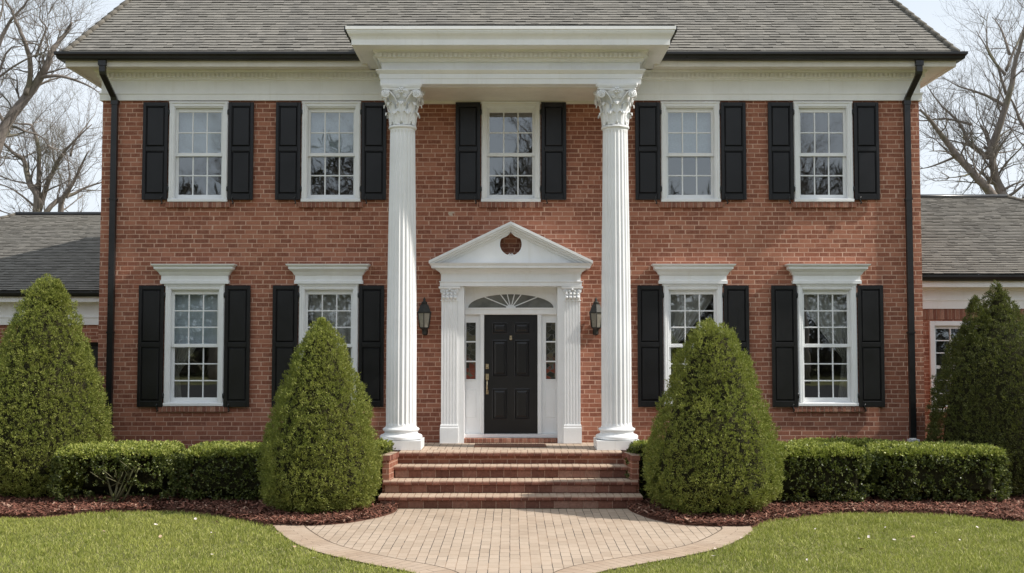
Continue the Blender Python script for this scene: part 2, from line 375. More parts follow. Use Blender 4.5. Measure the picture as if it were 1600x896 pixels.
flat_road=MB(); flat_road.add([(-200,-43,.004),(200,-43,.004),(200,-27,.004),(-200,-27,.004)],[(0,1,2,3)]); tag(flat_road.build('road',M['asphalt'],fix=False),kind='structure')
walkL=catmull([(-3.16,-4.05),(-2.98,-4.52),(-2.69,-5.15),(-2.4,-5.64),(-2.02,-6.09),(-1.53,-6.55),(-1.07,-6.94),(-.86,-7.3),(-.78,-8.2),(-.78,-10)])
walkR=catmull([(3.18,-4.1),(3.14,-4.4),(3.02,-4.70),(2.76,-5.19),(2.44,-5.67),(1.92,-6.16),(1.29,-6.65),(.96,-6.94),(.78,-7.3),(.74,-8.2),(.74,-10)])
walk_poly=[(-2.2,-2.6)]+walkL+[(-.78,-26.9),(.74,-26.9)]+list(reversed(walkR))+[(2.2,-2.6)]
def flat(name,poly,z,mat,kind='structure'):
    m=MB(); m.add([(x,y,z) for x,y in poly],[tuple(range(len(poly)))]); 
    o=m.build(name,mat,fix=False)
    bm=bmesh.new(); bm.from_mesh(o.data); bmesh.ops.triangulate(bm,faces=bm.faces)
    for f in bm.faces:
        if f.normal.z<0: f.normal_flip()
    bm.to_mesh(o.data); bm.free()
    return tag(o,kind=kind)
flat('walkway',walk_poly,.012,M['paver'])
bd=MB(); bd.uv=[]
for side,ln in ((1,walkL),(-1,walkR)):
    ln2=[p for p in ln if p[1]>-7.4]; n=len(ln2); L=0; rows=[]
    for i,p in enumerate(ln2):
        a=Vector(ln2[max(i-1,0)]);b=Vector(ln2[min(i+1,n-1)]); d=(b-a).normalized(); nr=Vector((-d.y,d.x))*side
        if i: L+=(Vector(p)-Vector(ln2[i-1])).length
        rows.append(((p[0],p[1]),(p[0]+nr.x*.38,p[1]+nr.y*.38),L))
    for i in range(n-1):
        a,b=rows[i],rows[i+1]
        bd.add([(*a[0],.018),(*b[0],.018),(*b[1],.018),(*a[1],.018)],[(0,1,2,3) if side>0 else (3,2,1,0)])
        A,B=[(Vector(r_w[1])+(Vector(r_w[1])-Vector(r_w[0]))*.045) for r_w in (a,b)]
        bd.add([(*a[1],.0185),(*b[1],.0185),(*B,.0185),(*A,.0185)],[(0,1,2,3) if side>0 else (3,2,1,0)],1); jq=[(0,0)]*4
        u=[(0.01,a[2]),(0.01,b[2]),(.39,b[2]),(.39,a[2])]; bd.uv+= (u if side>0 else u[::-1])+jq
tag(bd.build('walkway_border',[M['soldier'],M['joint']],fix=False),kind='structure')

mulL=catmull([(-14,-3.9),(-9,-3.75),(-7.07,-3.47),(-6.58,-3.37),(-5.93,-2.99),(-5.12,-2.82),(-4.57,-2.94),(-3.99,-3.37),(-3.42,-3.89),(-3.17,-4.04),(-2.7,-4.09),(-2.22,-3.89),(-1.85,-3.42),(-1.67,-2.97),(-1.66,-2.6)])
mulR=catmull([(1.72,-2.6),(1.76,-2.95),(1.95,-3.55),(2.24,-3.97),(2.64,-4.14),(3.19,-4.14),(3.52,-3.68),(4.46,-3.14),(4.96,-2.99),(5.67,-3.03),(6.31,-3.26),(6.98,-3.74),(9,-4.1),(14,-4.3)])
polyL=mulL+[(-1.66,.0),(-14,.0)]; polyR=mulR+[(14,.0),(1.72,.0)]
def mulch(name,edge,inner,poly,seed):
    r=np.random.default_rng(seed)
    m=MB(); n=len(edge); prof=[(0,.0),(.02,.03),(.10,.05),(.45,.07),(1,.08)]
    for i in range(n-1):
        for j in range(len(prof)-1):
            q=[]
            for (e,(t,z)) in ((edge[i],prof[j]),(edge[i+1],prof[j]),(edge[i+1],prof[j+1]),(edge[i],prof[j+1])):
                q.append((e[0],e[1]*(1-t)+0.0*t,z+.012*noise.noise((e[0]*3,t*9,seed))*(t>.01)))
            m.add(q,[(0,1,2,3)])
    nn=26000; xs=r.uniform(min(p[0] for p in poly),max(p[0] for p in poly),nn*4); ys=-r.power(1.6,nn*4)*4.2
    ok=inpoly(xs,ys,poly)&(np.abs(xs)<9); xs=xs[ok][:nn]; ys=ys[ok][:nn]
    a=r.uniform(0,6.28,len(xs)); l=r.uniform(.012,.05,len(xs)); w=r.uniform(.004,.011,len(xs)); zz=r.uniform(.045,.085,len(xs))
    # chips low near the edge
    ti=r.uniform(-.6,.6,len(xs))
    for x,y,aa,ll,ww,z,t in zip(xs,ys,a,l,w,zz,ti):
        c,s_=math.cos(aa),math.sin(aa); dz=ll*math.sin(t)
        m.add([(x-c*ll+s_*ww,y-s_*ll-c*ww,z-dz),(x+c*ll+s_*ww,y+s_*ll-c*ww,z+dz),(x+c*ll-s_*ww,y+s_*ll+c*ww,z+dz+.004),(x-c*ll-s_*ww,y-s_*ll+c*ww,z-dz+.004)],[(0,1,2,3)],1)
    return tag(m.build(name,[M['mulch'],M['chip']],fix=False),kind='stuff')
mulch('mulch_bed',mulL,None,polyL,1); mulch('mulch_bed',mulR,None,polyR,2)

# grass blades over the part of the lawn the photo shows
def grass():
    r=np.random.default_rng(3); n=330000
    x=r.uniform(-9.5,9.5,n); y=r.uniform(-9.2,-2.6,n)
    ok=~inpoly(x,y,walk_poly)&~inpoly(x,y,polyL)&~inpoly(x,y,polyR)&(np.abs(x)<(2.2+(18.5+y)*.5)); x=x[ok];y=y[ok]; n=len(x)
    cl=np.array([noise.noise((a*1.3,b*1.3,0)) for a,b in zip(x[:n],y[:n])])
    cl2=np.array([noise.noise((a*5,b*5,4)) for a,b in zip(x,y)]); h=np.clip(.036+.014*cl+.014*cl2,.012,.07)*r.uniform(.5,1.5,n); a=r.uniform(0,6.283,n); w=r.uniform(.0028,.0055,n); ln=r.normal(0,.022,(n,2))
    c,s_=np.cos(a),np.sin(a)
    v=np.zeros((n,5,3),np.float32)
    for i,(t,ws) in enumerate(((0,-1),(0,1),(.55,.8),(.55,-.8),(1,0))):
        v[:,i,0]=x+c*w*ws+ln[:,0]*t*t; v[:,i,1]=y+s_*w*ws+ln[:,1]*t*t; v[:,i,2]=h*t
    base=np.arange(n)[:,None]*5
    f=np.concatenate([base+np.array([[0,1,2]]),base+np.array([[0,2,3]]),base+np.array([[3,2,4]])],axis=1).ravel()
    me=fastmesh('grass',v.reshape(-1,3),f,3,[M['grass']]); o=bpy.data.objects.new('grass',me); col.objects.link(o); tag(o,kind='stuff')
grass()

# ------------------------------------------------------------------ house
house=thing('brick_house','two storey red brick house with black shutters and white two column portico','house')
HW=7.09; HD=6.0; ZP=.74; ZF=6.638
wins=[('u',-5.41),('u',-3.11),('u',0.0),('u',3.11),('u',5.41),('l',-5.43),('l',-3.13),('l',3.13),('l',5.43)]
UZ=(4.871,6.616); LZ=(1.361,3.446)
# front wall with real openings
holes=[(cx-.47,cx+.47,(UZ if k=='u' else LZ)[0]+.02,(UZ if k=='u' else LZ)[1]-.03) for k,cx in wins]+[(-.86,.86,ZP,3.42)]
xs=sorted({-HW,HW}|{h[0] for h in holes}|{h[1] for h in holes}); zs=sorted({0.0,7.3}|{h[2] for h in holes}|{h[3] for h in holes})
w=MB()
for i in range(len(xs)-1):
    for j in range(len(zs)-1):
        xc=(xs[i]+xs[i+1])/2; zc=(zs[j]+zs[j+1])/2
        if any(h[0]<xc<h[1] and h[2]<zc<h[3] for h in holes): continue
        w.add([(xs[i],0,zs[j]),(xs[i+1],0,zs[j]),(xs[i+1],0,zs[j+1]),(xs[i],0,zs[j+1])],[(0,1,2,3)])
        w.add([(xs[i],.25,zs[j]),(xs[i+1],.25,zs[j]),(xs[i+1],.25,zs[j+1]),(xs[i],.25,zs[j+1])],[(3,2,1,0)],1)
for x0,x1,z0,z1 in holes:
    for q in ([(x0,0,z0),(x0,.25,z0),(x0,.25,z1),(x0,0,z1)],[(x1,0,z0),(x1,0,z1),(x1,.25,z1),(x1,.25,z0)],[(x0,0,z0),(x1,0,z0),(x1,.25,z0),(x0,.25,z0)],[(x0,0,z1),(x0,.25,z1),(x1,.25,z1),(x1,0,z1)]): w.add(q,[(0,1,2,3)])
for x in (-HW,HW): w.add([(x,0,0),(x,HD,0),(x,HD,7.3),(x,0,7.3)],[(0,1,2,3) if x>0 else (3,2,1,0)])
w.add([(-HW,HD,0),(HW,HD,0),(HW,HD,7.3),(-HW,HD,7.3)],[(3,2,1,0)])
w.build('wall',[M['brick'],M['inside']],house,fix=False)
r_=MB()
r_.add([(-HW+.02,3.4,0),(HW-.02,3.4,0),(HW-.02,3.4,7.2),(-HW+.02,3.4,7.2)],[(0,1,2,3)])
for z in (.74,4.2,7.2): r_.add([(-HW+.02,.26,z),(HW-.02,.26,z),(HW-.02,3.4,z),(-HW+.02,3.4,z)],[(0,1,2,3)])
for x in (-4.2,-1.6,1.6,4.2): r_.add([(x,.26,.74),(x,3.4,.74),(x,3.4,7.2),(x,.26,7.2)],[(0,1,2,3)])
r_.build('room_partition',M['inside'],house,fix=False)

# --- roof: stepped shingle courses
def roof_slope(mb,e0,e1,r0,r1,expo=.095,tab=True):
    """eave e0->e1 (left to right seen from outside), ridge r0->r1; every shingle tab is laid on its own"""
    e0,e1,r0,r1=map(Vector,(e0,e1,r0,r1)); ux=(e1-e0).normalized(); rr=random.Random(int(abs(e0.x*13+e0.y*7)*10)+5)
    nrm=ux.cross((r0-e0)).normalized(); sl=nrm.cross(ux).normalized(); L=(r0-e0).dot(sl); n=int(L/expo)+1
    for i in range(n):
        s0=i*expo; s1=min((i+1)*expo,L)
        if s1-s0<.005: continue
        xa0=(e0.lerp(r0,s0/L)-e0).dot(ux); xb0=(e1.lerp(r1,s0/L)-e0).dot(ux); xa1=(e0.lerp(r0,s1/L)-e0).dot(ux); xb1=(e1.lerp(r1,s1/L)-e0).dot(ux)
        at=lambda u,s,h: e0+ux*u+sl*s+nrm*h
        u=xa0-rr.uniform(0,.2); cuts=[]
        while u<xb0: cuts.append(u); u+=rr.choice((.10,.13,.15,.18,.22)) if tab else .9
        for k,u0 in enumerate(cuts):
            u1=cuts[k+1] if k+1<len(cuts) else 1e9
            a0,b0=max(u0,xa0),min(u1,xb0); a1,b1=max(u0,xa1),min(u1,xb1)
            if k==0: a0,a1=xa0,xa1
            if k==len(cuts)-1: b0,b1=xb0,xb1
            a1=min(max(a1,xa1),xb1); b1=max(min(b1,xb1),xa1)
            if b0-a0<.004: continue
            h=rr.choice((.013,.015,.017,.020)); ds_=rr.uniform(-.006,.004) if i else 0
            v=[at(a0,s0+ds_,h),at(b0,s0+ds_,h),at(b1,s1+.004,.0015),at(a1,s1+.004,.0015),at(a0,s0+ds_,-.006),at(b0,s0+ds_,-.006)]
            o=len(mb.v); mb.v.extend([tuple(p) for p in v]); mb.f+=[(o,o+1,o+2,o+3),(o+4,o+5,o+1,o)]; mb.m+=[0,1]; mb.smooth+=[False,False]
EX,EY,EZ=7.58,-.5,7.34; mP=.95; kx=.4; run=(HD+2*.5)/2
RX=EX-kx*run; RY=EY+run; RZ=EZ+mP*run; BY=HD+.5
rf=MB()
roof_slope(rf,(-EX,EY,EZ),(EX,EY,EZ),(-RX,RY,RZ),(RX,RY,RZ))
roof_slope(rf,(EX,EY,EZ),(EX,BY,EZ),(RX,RY,RZ),(RX,RY+.01,RZ))
roof_slope(rf,(EX,BY,EZ),(-EX,BY,EZ),(RX,RY,RZ),(-RX,RY,RZ))
roof_slope(rf,(-EX,BY,EZ),(-EX,EY,EZ),(-RX,RY+.01,RZ),(-RX,RY,RZ))
roof=rf.build('roof',[M['shingle'],M['lip']],house,fix=False)
rc=MB(); rc.uv=None
def hipcap(mb,a,b):
    a,b=Vector(a),Vector(b); n=int((b-a).length/.2)
    for i in range(n):
        p=a.lerp(b,i/n); q=a.lerp(b,(i+1.25)/n); mb.tube([p+Vector((0,0,.012)),q+Vector((0,0,-.002))],[.055,.05],6)
for sx in (-1,1):
    hipcap(rc,(sx*EX,EY,EZ),(sx*RX,RY,RZ)); hipcap(rc,(sx*EX,BY,EZ),(sx*RX,RY,RZ))
hipcap(rc,(-RX,RY,RZ),(RX,RY,RZ))
M['ridge']=mat_ground('ridge_shingle',(.15,.14,.12),(.22,.2,.17),(.11,.1,.09),2,40)
rc.build('hip_cap',M['ridge'],roof)

# --- eaves: frieze, dentils, soffit, fascia, gutter
PX,PYF=2.10,-1.22          # portico entablature half width and front plane
fr=MB()
frp=[(.002,6.638),(.045,6.638),(.045,6.742),(.06,6.75),(.06,6.775),(.022,6.785),(.022,6.98),(.05,6.99),(.05,7.02),(.085,7.04),(.085,7.10),(.12,7.13),(.12,7.152),(.002,7.152)]
fr.sweep([(-PX-.01,0),(-HW,0),(-HW,HD),(HW,HD),(HW,0),(PX+.01,0)][::-1],frp)
friez=fr.build('frieze',M['cream'],house)
dn=MB()
def comb(mb,axis,a0,a1,y,z0,z1,d=.035,w=.04,gap=.035):
    n=int((a1-a0)/(w+gap)); st=(a1-a0)/n; pts=[]
    for i in range(n):
        p=a0+i*st; pts+=[(p,y),(p,y-d),(p+w,y-d),(p+w,y)]
    pts=pts+[(a1,y),(a1,y+.012),(a0,y+.012)]
    if axis: pts=[(sg*q,p) for p,q in pts for sg in (axis,)]
    mb.prism_z(pts,z0,z1)
def dentils(mb,x0,x1,y,z0,z1,d=.035,w=.04,gap=.035): comb(mb,0,x0,x1,y,z0,z1,d,w,gap)
for x0,x1 in ((-HW-.05,-PX-.05),(PX+.05,HW+.05)):
    dn=MB(); dentils(dn,x0,x1,-.087,7.035,7.10); dn.build('dentil_band',M['cream'],friez)
sf=MB()
eave=[(-PX-.34,0),(-HW,0),(-HW,HD),(HW,HD),(HW,0),(PX+.34,0)][::-1]
sf.sweep(eave,[(.01,7.155),(.42,7.15),(.42,7.122),(.47,7.122),(.47,7.30),(.01,7.30)])
sf.build('soffit',M['soffit'],house)
gu=MB()
gp=[(.472,7.335),(.472,7.218),(.55,7.218),(.575,7.235),(.585,7.275),(.615,7.305),(.615,7.345),(.60,7.345),(.60,7.312),(.57,7.285),(.56,7.245),(.49,7.235),(.49,7.335)]
gu.sweep(eave,gp)
gu.build('gutter',M['gutter'],house)
for sx in (-1,1):
    d=MB(); x=sx*6.90; x2=sx*6.86
    path=[(x+sx*.02,-.52,7.225),(x+sx*.02,-.52,7.03),(x+sx*.018,-.50,6.98),(x2+sx*.01,-.12,6.68),(x2,-.09,6.60),(x2,-.09,.80)]
    secs=[]
    for i,p in enumerate(path):
        w2,dp=.05,.036; secs.append(p)
    for i in range(len(path)-1):
        a,b=path[i],path[i+1]; w2,dp=.05,.036
        if i<4: vs=[(a[0]-w2,a[1],a[2]-.0),(a[0]+w2,a[1],a[2]),(a[0]+w2,a[1]+2*dp,a[2]),(a[0]-w2,a[1]+2*dp,a[2]),(b[0]-w2,b[1],b[2]),(b[0]+w2,b[1],b[2]),(b[0]+w2,b[1]+2*dp,b[2]),(b[0]-w2,b[1]+2*dp,b[2])]
        else: vs=[(a[0]-w2,-.09,a[2]),(a[0]+w2,-.09,a[2]),(a[0]+w2,-.018,a[2]),(a[0]-w2,-.018,a[2]),(b[0]-w2,-.09,b[2]),(b[0]+w2,-.09,b[2]),(b[0]+w2,-.018,b[2]),(b[0]-w2,-.018,b[2])]
        d.add(vs,[(0,3,2,1),(4,5,6,7),(0,1,5,4),(1,2,6,5),(2,3,7,6),(3,0,4,7)])
    d.box(x-.065+sx*.02,x+.065+sx*.02,-.535,-.43,7.13,7.22)
    d.box(x2-.06,x2+.06,-.10,-.008,6.56,6.64)
    for z in (4.9,2.6): d.box(x2-.062,x2+.062,-.097,-.004,z,z+.03)
    ds=d.build('downspout',M['gutter'],house)
    e=MB(); e.tube([(x2,-.054,.82),(x2,-.054,.1)],.06,12); e.box(x2-.085,x2+.085,-.13,-.01,.70,.80)
    e.build('drain_boot',M['white'] if sx>0 else M['gutter'],ds)

# --- portico
po=MB()
po.box(-PX,PX,PYF,-.002,6.636,7.16)
port_path=[(-PX,0),(-PX,PYF),(PX,PYF),(PX,0)]
po.sweep(port_path,[(-.01,6.638),(.018,6.638),(.018,6.72),(.03,6.725),(.03,6.80),(.045,6.81),(.085,6.85),(.085,6.865),(.012,6.875),(-.01,6.875)])
portico=po.build('portico',M['white'],house)
pc=MB()
pc.sweep(port_path,[(-.01,7.0),(.03,7.0),(.06,7.03),(.06,7.05),(.095,7.07),(.095,7.12),(.13,7.15),(.13,7.17),(.38,7.17),(.38,7.165),(.43,7.165),(.43,7.255),(.435,7.26),(.44,7.275),(.455,7.30),(.485,7.335),(.50,7.37),(.50,7.39),(.515,7.395),(.515,7.445),(-.01,7.445)])
pc.build('cornice',M['cream'],portico)
pd=MB(); dentils(pd,-PX-.03,PX+.03,PYF-.097,7.058,7.118,.04); pd.build('dentil_band',M['cream'],portico)
for sx in (-1,1):
    pd=MB(); comb(pd,-sx,PYF+.0,-.1,-(PX+.097),7.058,7.118,.04); pd.build('dentil_band',M['cream'],portico)
pr=MB()
pr.sweep(port_path,[(.30,7.447),(.50,7.447),(.50,7.455),(.30,7.455)])
for sx in (-1,1):
    pr.box(sx*(PX+.517),sx*(PX+.533),PYF-.515,-.5,7.36,7.446)
pr.add([(-PX-.5,PYF-.5,7.464),(PX+.5,PYF-.5,7.464),(PX+.5,.6,8.2),(-PX-.5,.6,8.2),(-PX-.5,.6,7.3),(PX+.5,.6,7.3),(-PX-.5,PYF-.5,7.45),(PX+.5,PYF-.5,7.45)],[(0,1,2,3)]) if False else None
pr.add([(-PX-.5,PYF-.5,7.464),(PX+.5,PYF-.5,7.464),(PX+.5,.3,7.60),(-PX-.5,.3,7.60)],[(0,1,2,3)])
pr.build('roof_edge',M['gutter'],portico)
ps=MB(); ps.box(-PX+.42,PX-.42,-1.0,-.006,6.628,6.637)
ps.box(-PX+.3,PX-.3,-.045,-.004,6.58,6.628)
ps.build('ceiling_panel',M['soffit'],portico)

# --- columns
def flute_ring(r,n,depth,per=8):
    pts=[]
    for k in range(n*per):
        a=2*math.pi*k/(n*per); ph=(k%per)/per
        fl=0 if ph<.2 else math.sin((ph-.2)/.8*math.pi)**.7
        pts.append((a,r-depth*fl))
    return pts
def make_shaft():
    m=MB(); n=22; per=8; N=n*per; H=[(1.075,.258,0),(1.10,.247,0),(1.115,.245,0),(1.15,.245,1),(2.5,.244,1),(4.0,.228,1),(5.2,.212,1),(5.86,.205,1),(5.90,.204,0),(5.93,.207,0),(5.94,.226,0),(5.955,.232,0),(5.975,.226,0),(5.98,.21,0)]
    vs=[];fs=[]
    for z,r,f in H:
        for a,rr in flute_ring(r,n,.017*f,per): vs.append((rr*math.cos(a),rr*math.sin(a),z))
    for i in range(len(H)-1):
        for k in range(N):
            k2=(k+1)%N; fs.append((i*N+k,i*N+k2,(i+1)*N+k2,(i+1)*N+k))
    m.add(vs,fs,0,False); return m
def make_base():
    m=MB(); m.box(-.35,.35,-.35,.35,ZP+.002,.885)
    pr=[(.33,.885)]
    for i in range(9): a=-math.pi/2+math.pi*i/8; pr.append((.305+.04*math.cos(a),.925+.04*math.sin(a)))
    pr+=[(.29,.968),(.283,.975),(.268,.99),(.266,1.005),(.275,1.018),(.283,1.022)]
    for i in range(7): a=-math.pi/2+math.pi*i/6; pr.append((.275+.022*math.cos(a),1.046+.022*math.sin(a)))
    pr+=[(.262,1.07),(.258,1.076)]
    m.lathe(pr,(0,0,0),40); return m
def leaf(m,ang,z0,h,w,r0,r1,curl):
    """acanthus leaf: a lobed tongue that follows the bell and curls out at its tip"""
    rows=11; cols=6; vs=[];fs=[]
    for i in range(rows):
        t=i/(rows-1)
        if t<.72: rr=r0+(r1-r0)*(t/.72)**2; zz=z0+h*t/.72*.93
        else:
            q=(t-.72)/.28*math.pi*1.15; rr=r1+curl*(1-math.cos(q))*.62; zz=z0+h*.93+curl*math.sin(q)*.85
        lob=1+.17*math.cos(t*math.pi*9)
        ww=w*(.62+.5*math.sin(min(1,t*1.15)*math.pi))*lob*(1 if t<.85 else 1-(t-.85)*4.2)
        for j in range(cols):
            s=(j/(cols-1)-.5)*2; a=ang+s*ww/2/max(rr,.05); bulge=.014*(1-abs(s))-.012*(1 if j in(1,4) else 0)+(.008 if abs(s)>.9 else 0)*math.cos(t*30)
            vs.append(((rr+bulge)*math.cos(a),(rr+bulge)*math.sin(a),zz))
    for i in range(rows-1):
        for j in range(cols-1): fs.append((i*cols+j,i*cols+j+1,(i+1)*cols+j+1,(i+1)*cols+j))
    m.add(vs,fs,0,False)
def volute(m,c,nx,ny,R,flip,rad=.016):
    """spiral scroll whose face looks along (nx,ny)"""
    tx,ty=-ny*flip,nx*flip; pts=[];rads=[]
    for i in range(34):
        t=i/33; a=-math.pi*.5+math.pi*4.3*t; r=R*(1-t*.86); pts.append((c[0]+tx*r*math.cos(a)+nx*.018*t,c[1]+ty*r*math.cos(a)+ny*.018*t,c[2]+r*math.sin(a)*-1)); rads.append(rad*(1-.35*t))
    m.tube(pts,rads,6)
    m.tube([(c[0]-nx*.02,c[1]-ny*.02,c[2]),(c[0]+nx*.004,c[1]+ny*.004,c[2])],R*.95,14)
    m.tube([(c[0],c[1],c[2]),(c[0]+nx*.03,c[1]+ny*.03,c[2])],R*.2,10)
def make_capital():
    m=MB(); zb=5.98
    m.lathe([(.20,0),(.205,.1),(.208,.25),(.22,.36),(.25,.46),(.285,.53),(.29,.56)],(0,0,zb),32)
    for k in range(8): leaf(m,2*math.pi*(k+.5)/8,zb+.005,.19,.17,.215,.235,.045)
    for k in range(8): leaf(m,2*math.pi*k/8,zb+.06,.29,.16,.213,.25,.05)
    # abacus with hollow sides
    poly=[]; A=.335
    for q in range(4):
        a0=math.pi/4+q*math.pi/2
        c0=Vector((math.cos(a0),math.sin(a0)))*A*1.414
        c1=Vector((math.cos(a0+math.pi/2),math.sin(a0+math.pi/2)))*A*1.414
        mid=(c0+c1)/2; nn=mid.normalized()
        for i in range(10):
            t=.04+.92*i/9; p=c0.lerp(c1,t); p=p-nn*.055*math.sin(t*math.pi); poly.append((p.x,p.y))
    sc=lambda s:[(x*s,y*s) for x,y in poly]
    m.prism_z(sc(.95),zb+.555,zb+.592); m.prism_z(sc(1.0),zb+.592,zb+.612); m.prism_z(sc(1.03),zb+.612,zb+.654)
    for q in range(4):
        a0=q*math.pi/2; nx,ny=math.cos(a0),math.sin(a0); tx,ty=-ny,nx
        for fl in (-1,1):
            cc=(nx*.30+tx*fl*.245,ny*.30+ty*fl*.245,zb+.478)
            volute(m,cc,nx,ny,.062,fl)
            # stem of the scroll
            m.tube([(nx*.23+tx*fl*.06,ny*.23+ty*fl*.06,zb+.30),(nx*.25+tx*fl*.10,ny*.25+ty*fl*.10,zb+.42),(nx*.285+tx*fl*.18,ny*.285+ty*fl*.18,zb+.52),(nx*.30+tx*fl*.24,ny*.30+ty*fl*.24,zb+.54)],[.012,.014,.016,.016],6)
            volute(m,(nx*.265+tx*fl*.055,ny*.265+ty*fl*.055,zb+.455),nx,ny,.034,-fl,.010)
        for i in range(6):
            a=i*math.pi/3; c=(nx*.305+tx*.036*math.cos(a),ny*.305+ty*.036*math.cos(a),zb+.54+.036*math.sin(a)); m.lathe([(.004,-.02),(.02,-.012),(.024,0),(.02,.012),(.004,.02)],c,8)
        m.lathe([(.004,-.02),(.018,-.01),(.018,.01),(.004,.02)],(nx*.325,ny*.325,zb+.54),8)
    # berries and folds between the leaves
    for k in range(16):
        a=2*math.pi*(k+.25)/16; m.lathe([(.003,-.018),(.016,-.008),(.016,.008),(.003,.018)],(.25*math.cos(a),.25*math.sin(a),zb+.335),7)
    return m
sh=make_shaft(); ba=make_base(); ca=make_capital()
for i,sx in enumerate((-1,1)):
    if i==0:
        c=sh.build('column',M['white'],house,(sx*1.745-.03,-1.0,0)); b=ba.build('base',M['white'],c); k=ca.build('capital',M['white'],c); src=(c.data,b.data,k.data)
    else:
        c=part('column',src[0],house,(sx*1.745-.03,-1.0,0)); part('base',src[1],c); part('capital',src[2],c)

# --- windows and shutters
def brick_row(m,x0,x1,y0,y1,z0,z1,w=.062,gap=.011,tilt=.008):
    n=max(1,round((x1-x0)/(w+gap))); st=(x1-x0)/n
    m.box(x0+.004,x1-.004,y0+.004,y1,z0+.003,z1-.004,1)
    for i in range(n):
        j=random.uniform(-.0025,.0025); a=x0+i*st+gap/2; m.bbox(a,a+st-gap,y0+j,y1-.002,z0+random.uniform(0,.002),z1+random.uniform(-.003,.001),.004,0)
SASHC={}
def sash_mesh(w2,z0,z1,rows,y0,y1,rb,rt):
    """rails rb/rt are bottom and top rail heights; glass between"""
    m=MB(); fw=.052
    m.bbox(-w2,-w2+fw,y0,y1,z0,z1,.004); m.bbox(w2-fw,w2,y0,y1,z0,z1,.004)
    m.bbox(-w2+fw,w2-fw,y0+.001,y1,z0,z0+rb,.004); m.bbox(-w2+fw,w2-fw,y0+.001,y1,z1-rt,z1,.004)
    gx0,gx1,gz0,gz1=-w2+fw,w2-fw,z0+rb,z1-rt
    for i in (1,2): x=gx0+(gx1-gx0)*i/3; m.bbox(x-.0105,x+.0105,y0+.006,y1-.004,gz0,gz1,.004)
    for i in range(1,rows): z=gz0+(gz1-gz0)*i/rows; m.bbox(gx0,gx1,y0+.0075,y1-.005,z-.0105,z+.0105,.004)
    g_=MB(); yy=(y0+y1)/2+.004; g_.add([(gx0-.01,yy,gz0-.01),(gx1+.01,yy,gz0-.01),(gx1+.01,yy,gz1+.01),(gx0-.01,yy,gz1+.01)],[(0,1,2,3)])
    return m,g_
def make_window(kind):
    z0,z1=UZ if kind=='u' else LZ; rows=2 if kind=='u' else 3
    zm0,zm1=(5.675,5.744) if kind=='u' else (2.362,2.428)
    f=MB()
    for s in (-1,1):
        f.bbox(min(s*.425,s*.51),max(s*.425,s*.51),-.045,.0,z0,z1,.006)
        f.bbox(min(s*.462,s*.497),max(s*.462,s*.497),-.057,-.044,z0+.06,z1-.004,.005)
        f.box(s*.425,s*.462,.0,.21,z0+.02,z1-.03)
        f.box(s*.412,s*.427,-.028,.035,z0+.05,z1-.08)
    f.bbox(-.425,.425,-.043,.0,z1-.085,z1,.006); f.bbox(-.53 if kind=='l' else -.515,.515,-.06,-.04,z1-.03,z1+.004,.006)
    f.box(-.46,.46,.0,.21,z1-.085,z1-.03)
    f.box(-.41,.41,-.026,.035,z1-.10,z1-.085)
    f.bbox(-.515,.515,-.065,.0,z0-.002,z0+.05,.006); f.box(-.46,.46,.0,.21,z0+.02,z0+.062)
    up=sash_mesh(.424,zm0,z1-.098,rows,.036,.072,.06,.075)
    lo=sash_mesh(.424,z0+.062,zm1-.008,rows,.078,.114,.075,.055)
    s_=MB(); hw=.555 if kind=='u' else .60
    brick_row(s_,-hw,hw,-.055,.0,z0-.100,z0-.004,.06,.014)
    out=[('window',f,M['white']),('sash',up[0],M['white']),('pane',up[1],M['glass']),('sash',lo[0],M['white']),('pane',lo[1],M['glass']),('sill',s_,[M['brickunit'],M['mortar']])]
    if kind=='l':
        h=MB(); h.box(-.575,.575,-.07,-.002,3.452,3.64)
        pth=[(-.575,0),(-.575,-.07),(.575,-.07),(.575,0)]
        h.sweep(pth,[(-.005,3.452),(.014,3.452),(.014,3.505),(.006,3.512),(-.005,3.512)])
        h.sweep(pth,[(-.005,3.60),(.012,3.60),(.03,3.63),(.04,3.65),(.085,3.69),(.10,3.705),(.10,3.735),(.105,3.74),(.135,3.765),(.14,3.785),(-.07,3.80)])
        out.append(('window_cap',h,M['white']))
    return out
def shutter_mesh(z0,z1,mid):
    w=.215; m=MB(); y0,y1=-.062,-.025; st=.052
    m.bbox(-w,-w+st,y0,y1,z0,z1,.005); m.bbox(w-st,w,y0,y1,z0,z1,.005)
    zc=z0+(z1-z0)*mid
    for a,b in ((z0,z0+.10),(zc-.038,zc+.038),(z1-.07,z1)): m.bbox(-w+st,w-st,y0+.001,y1,a,b,.005)
    for a,b in ((z0+.10,zc-.038),(zc+.038,z1-.07)):
        m.box(-w+st,w-st,y0+.024,y1,a,b)
        m.bbox(-w+st+.012,w-st-.012,y0+.003,y1-.001,a+.012,b-.012,.02)
    return m
def hinge_mesh(z0,z1):
    m=MB()
    m.tube([(0,-.05,-.05),(0,-.05,.05)],.011,8); m.box(-.018,.018,-.056,-.03,-.035,.035)
    return m
def dog_mesh(z0):
    m=MB(); m.tube([(0,-.02,z0-.015),(0,-.085,z0-.015)],.008,6)
    m.tube([(0,-.075,z0-.075),(.018,-.078,z0-.055),(0,-.08,z0-.02),(-.014,-.08,z0+.02),(.006,-.08,z0+.05)],[.012,.012,.010,.010,.013],6); return m
cache={}
def put(name,key,mk,mats,parent,loc=(0,0,0),rz=0):
    if key not in cache:
        o=mk().build(name,mats,parent,loc); o.rotation_euler.z=rz; cache[key]=o.data; return o
    return part(name,cache[key],parent,loc,rz)
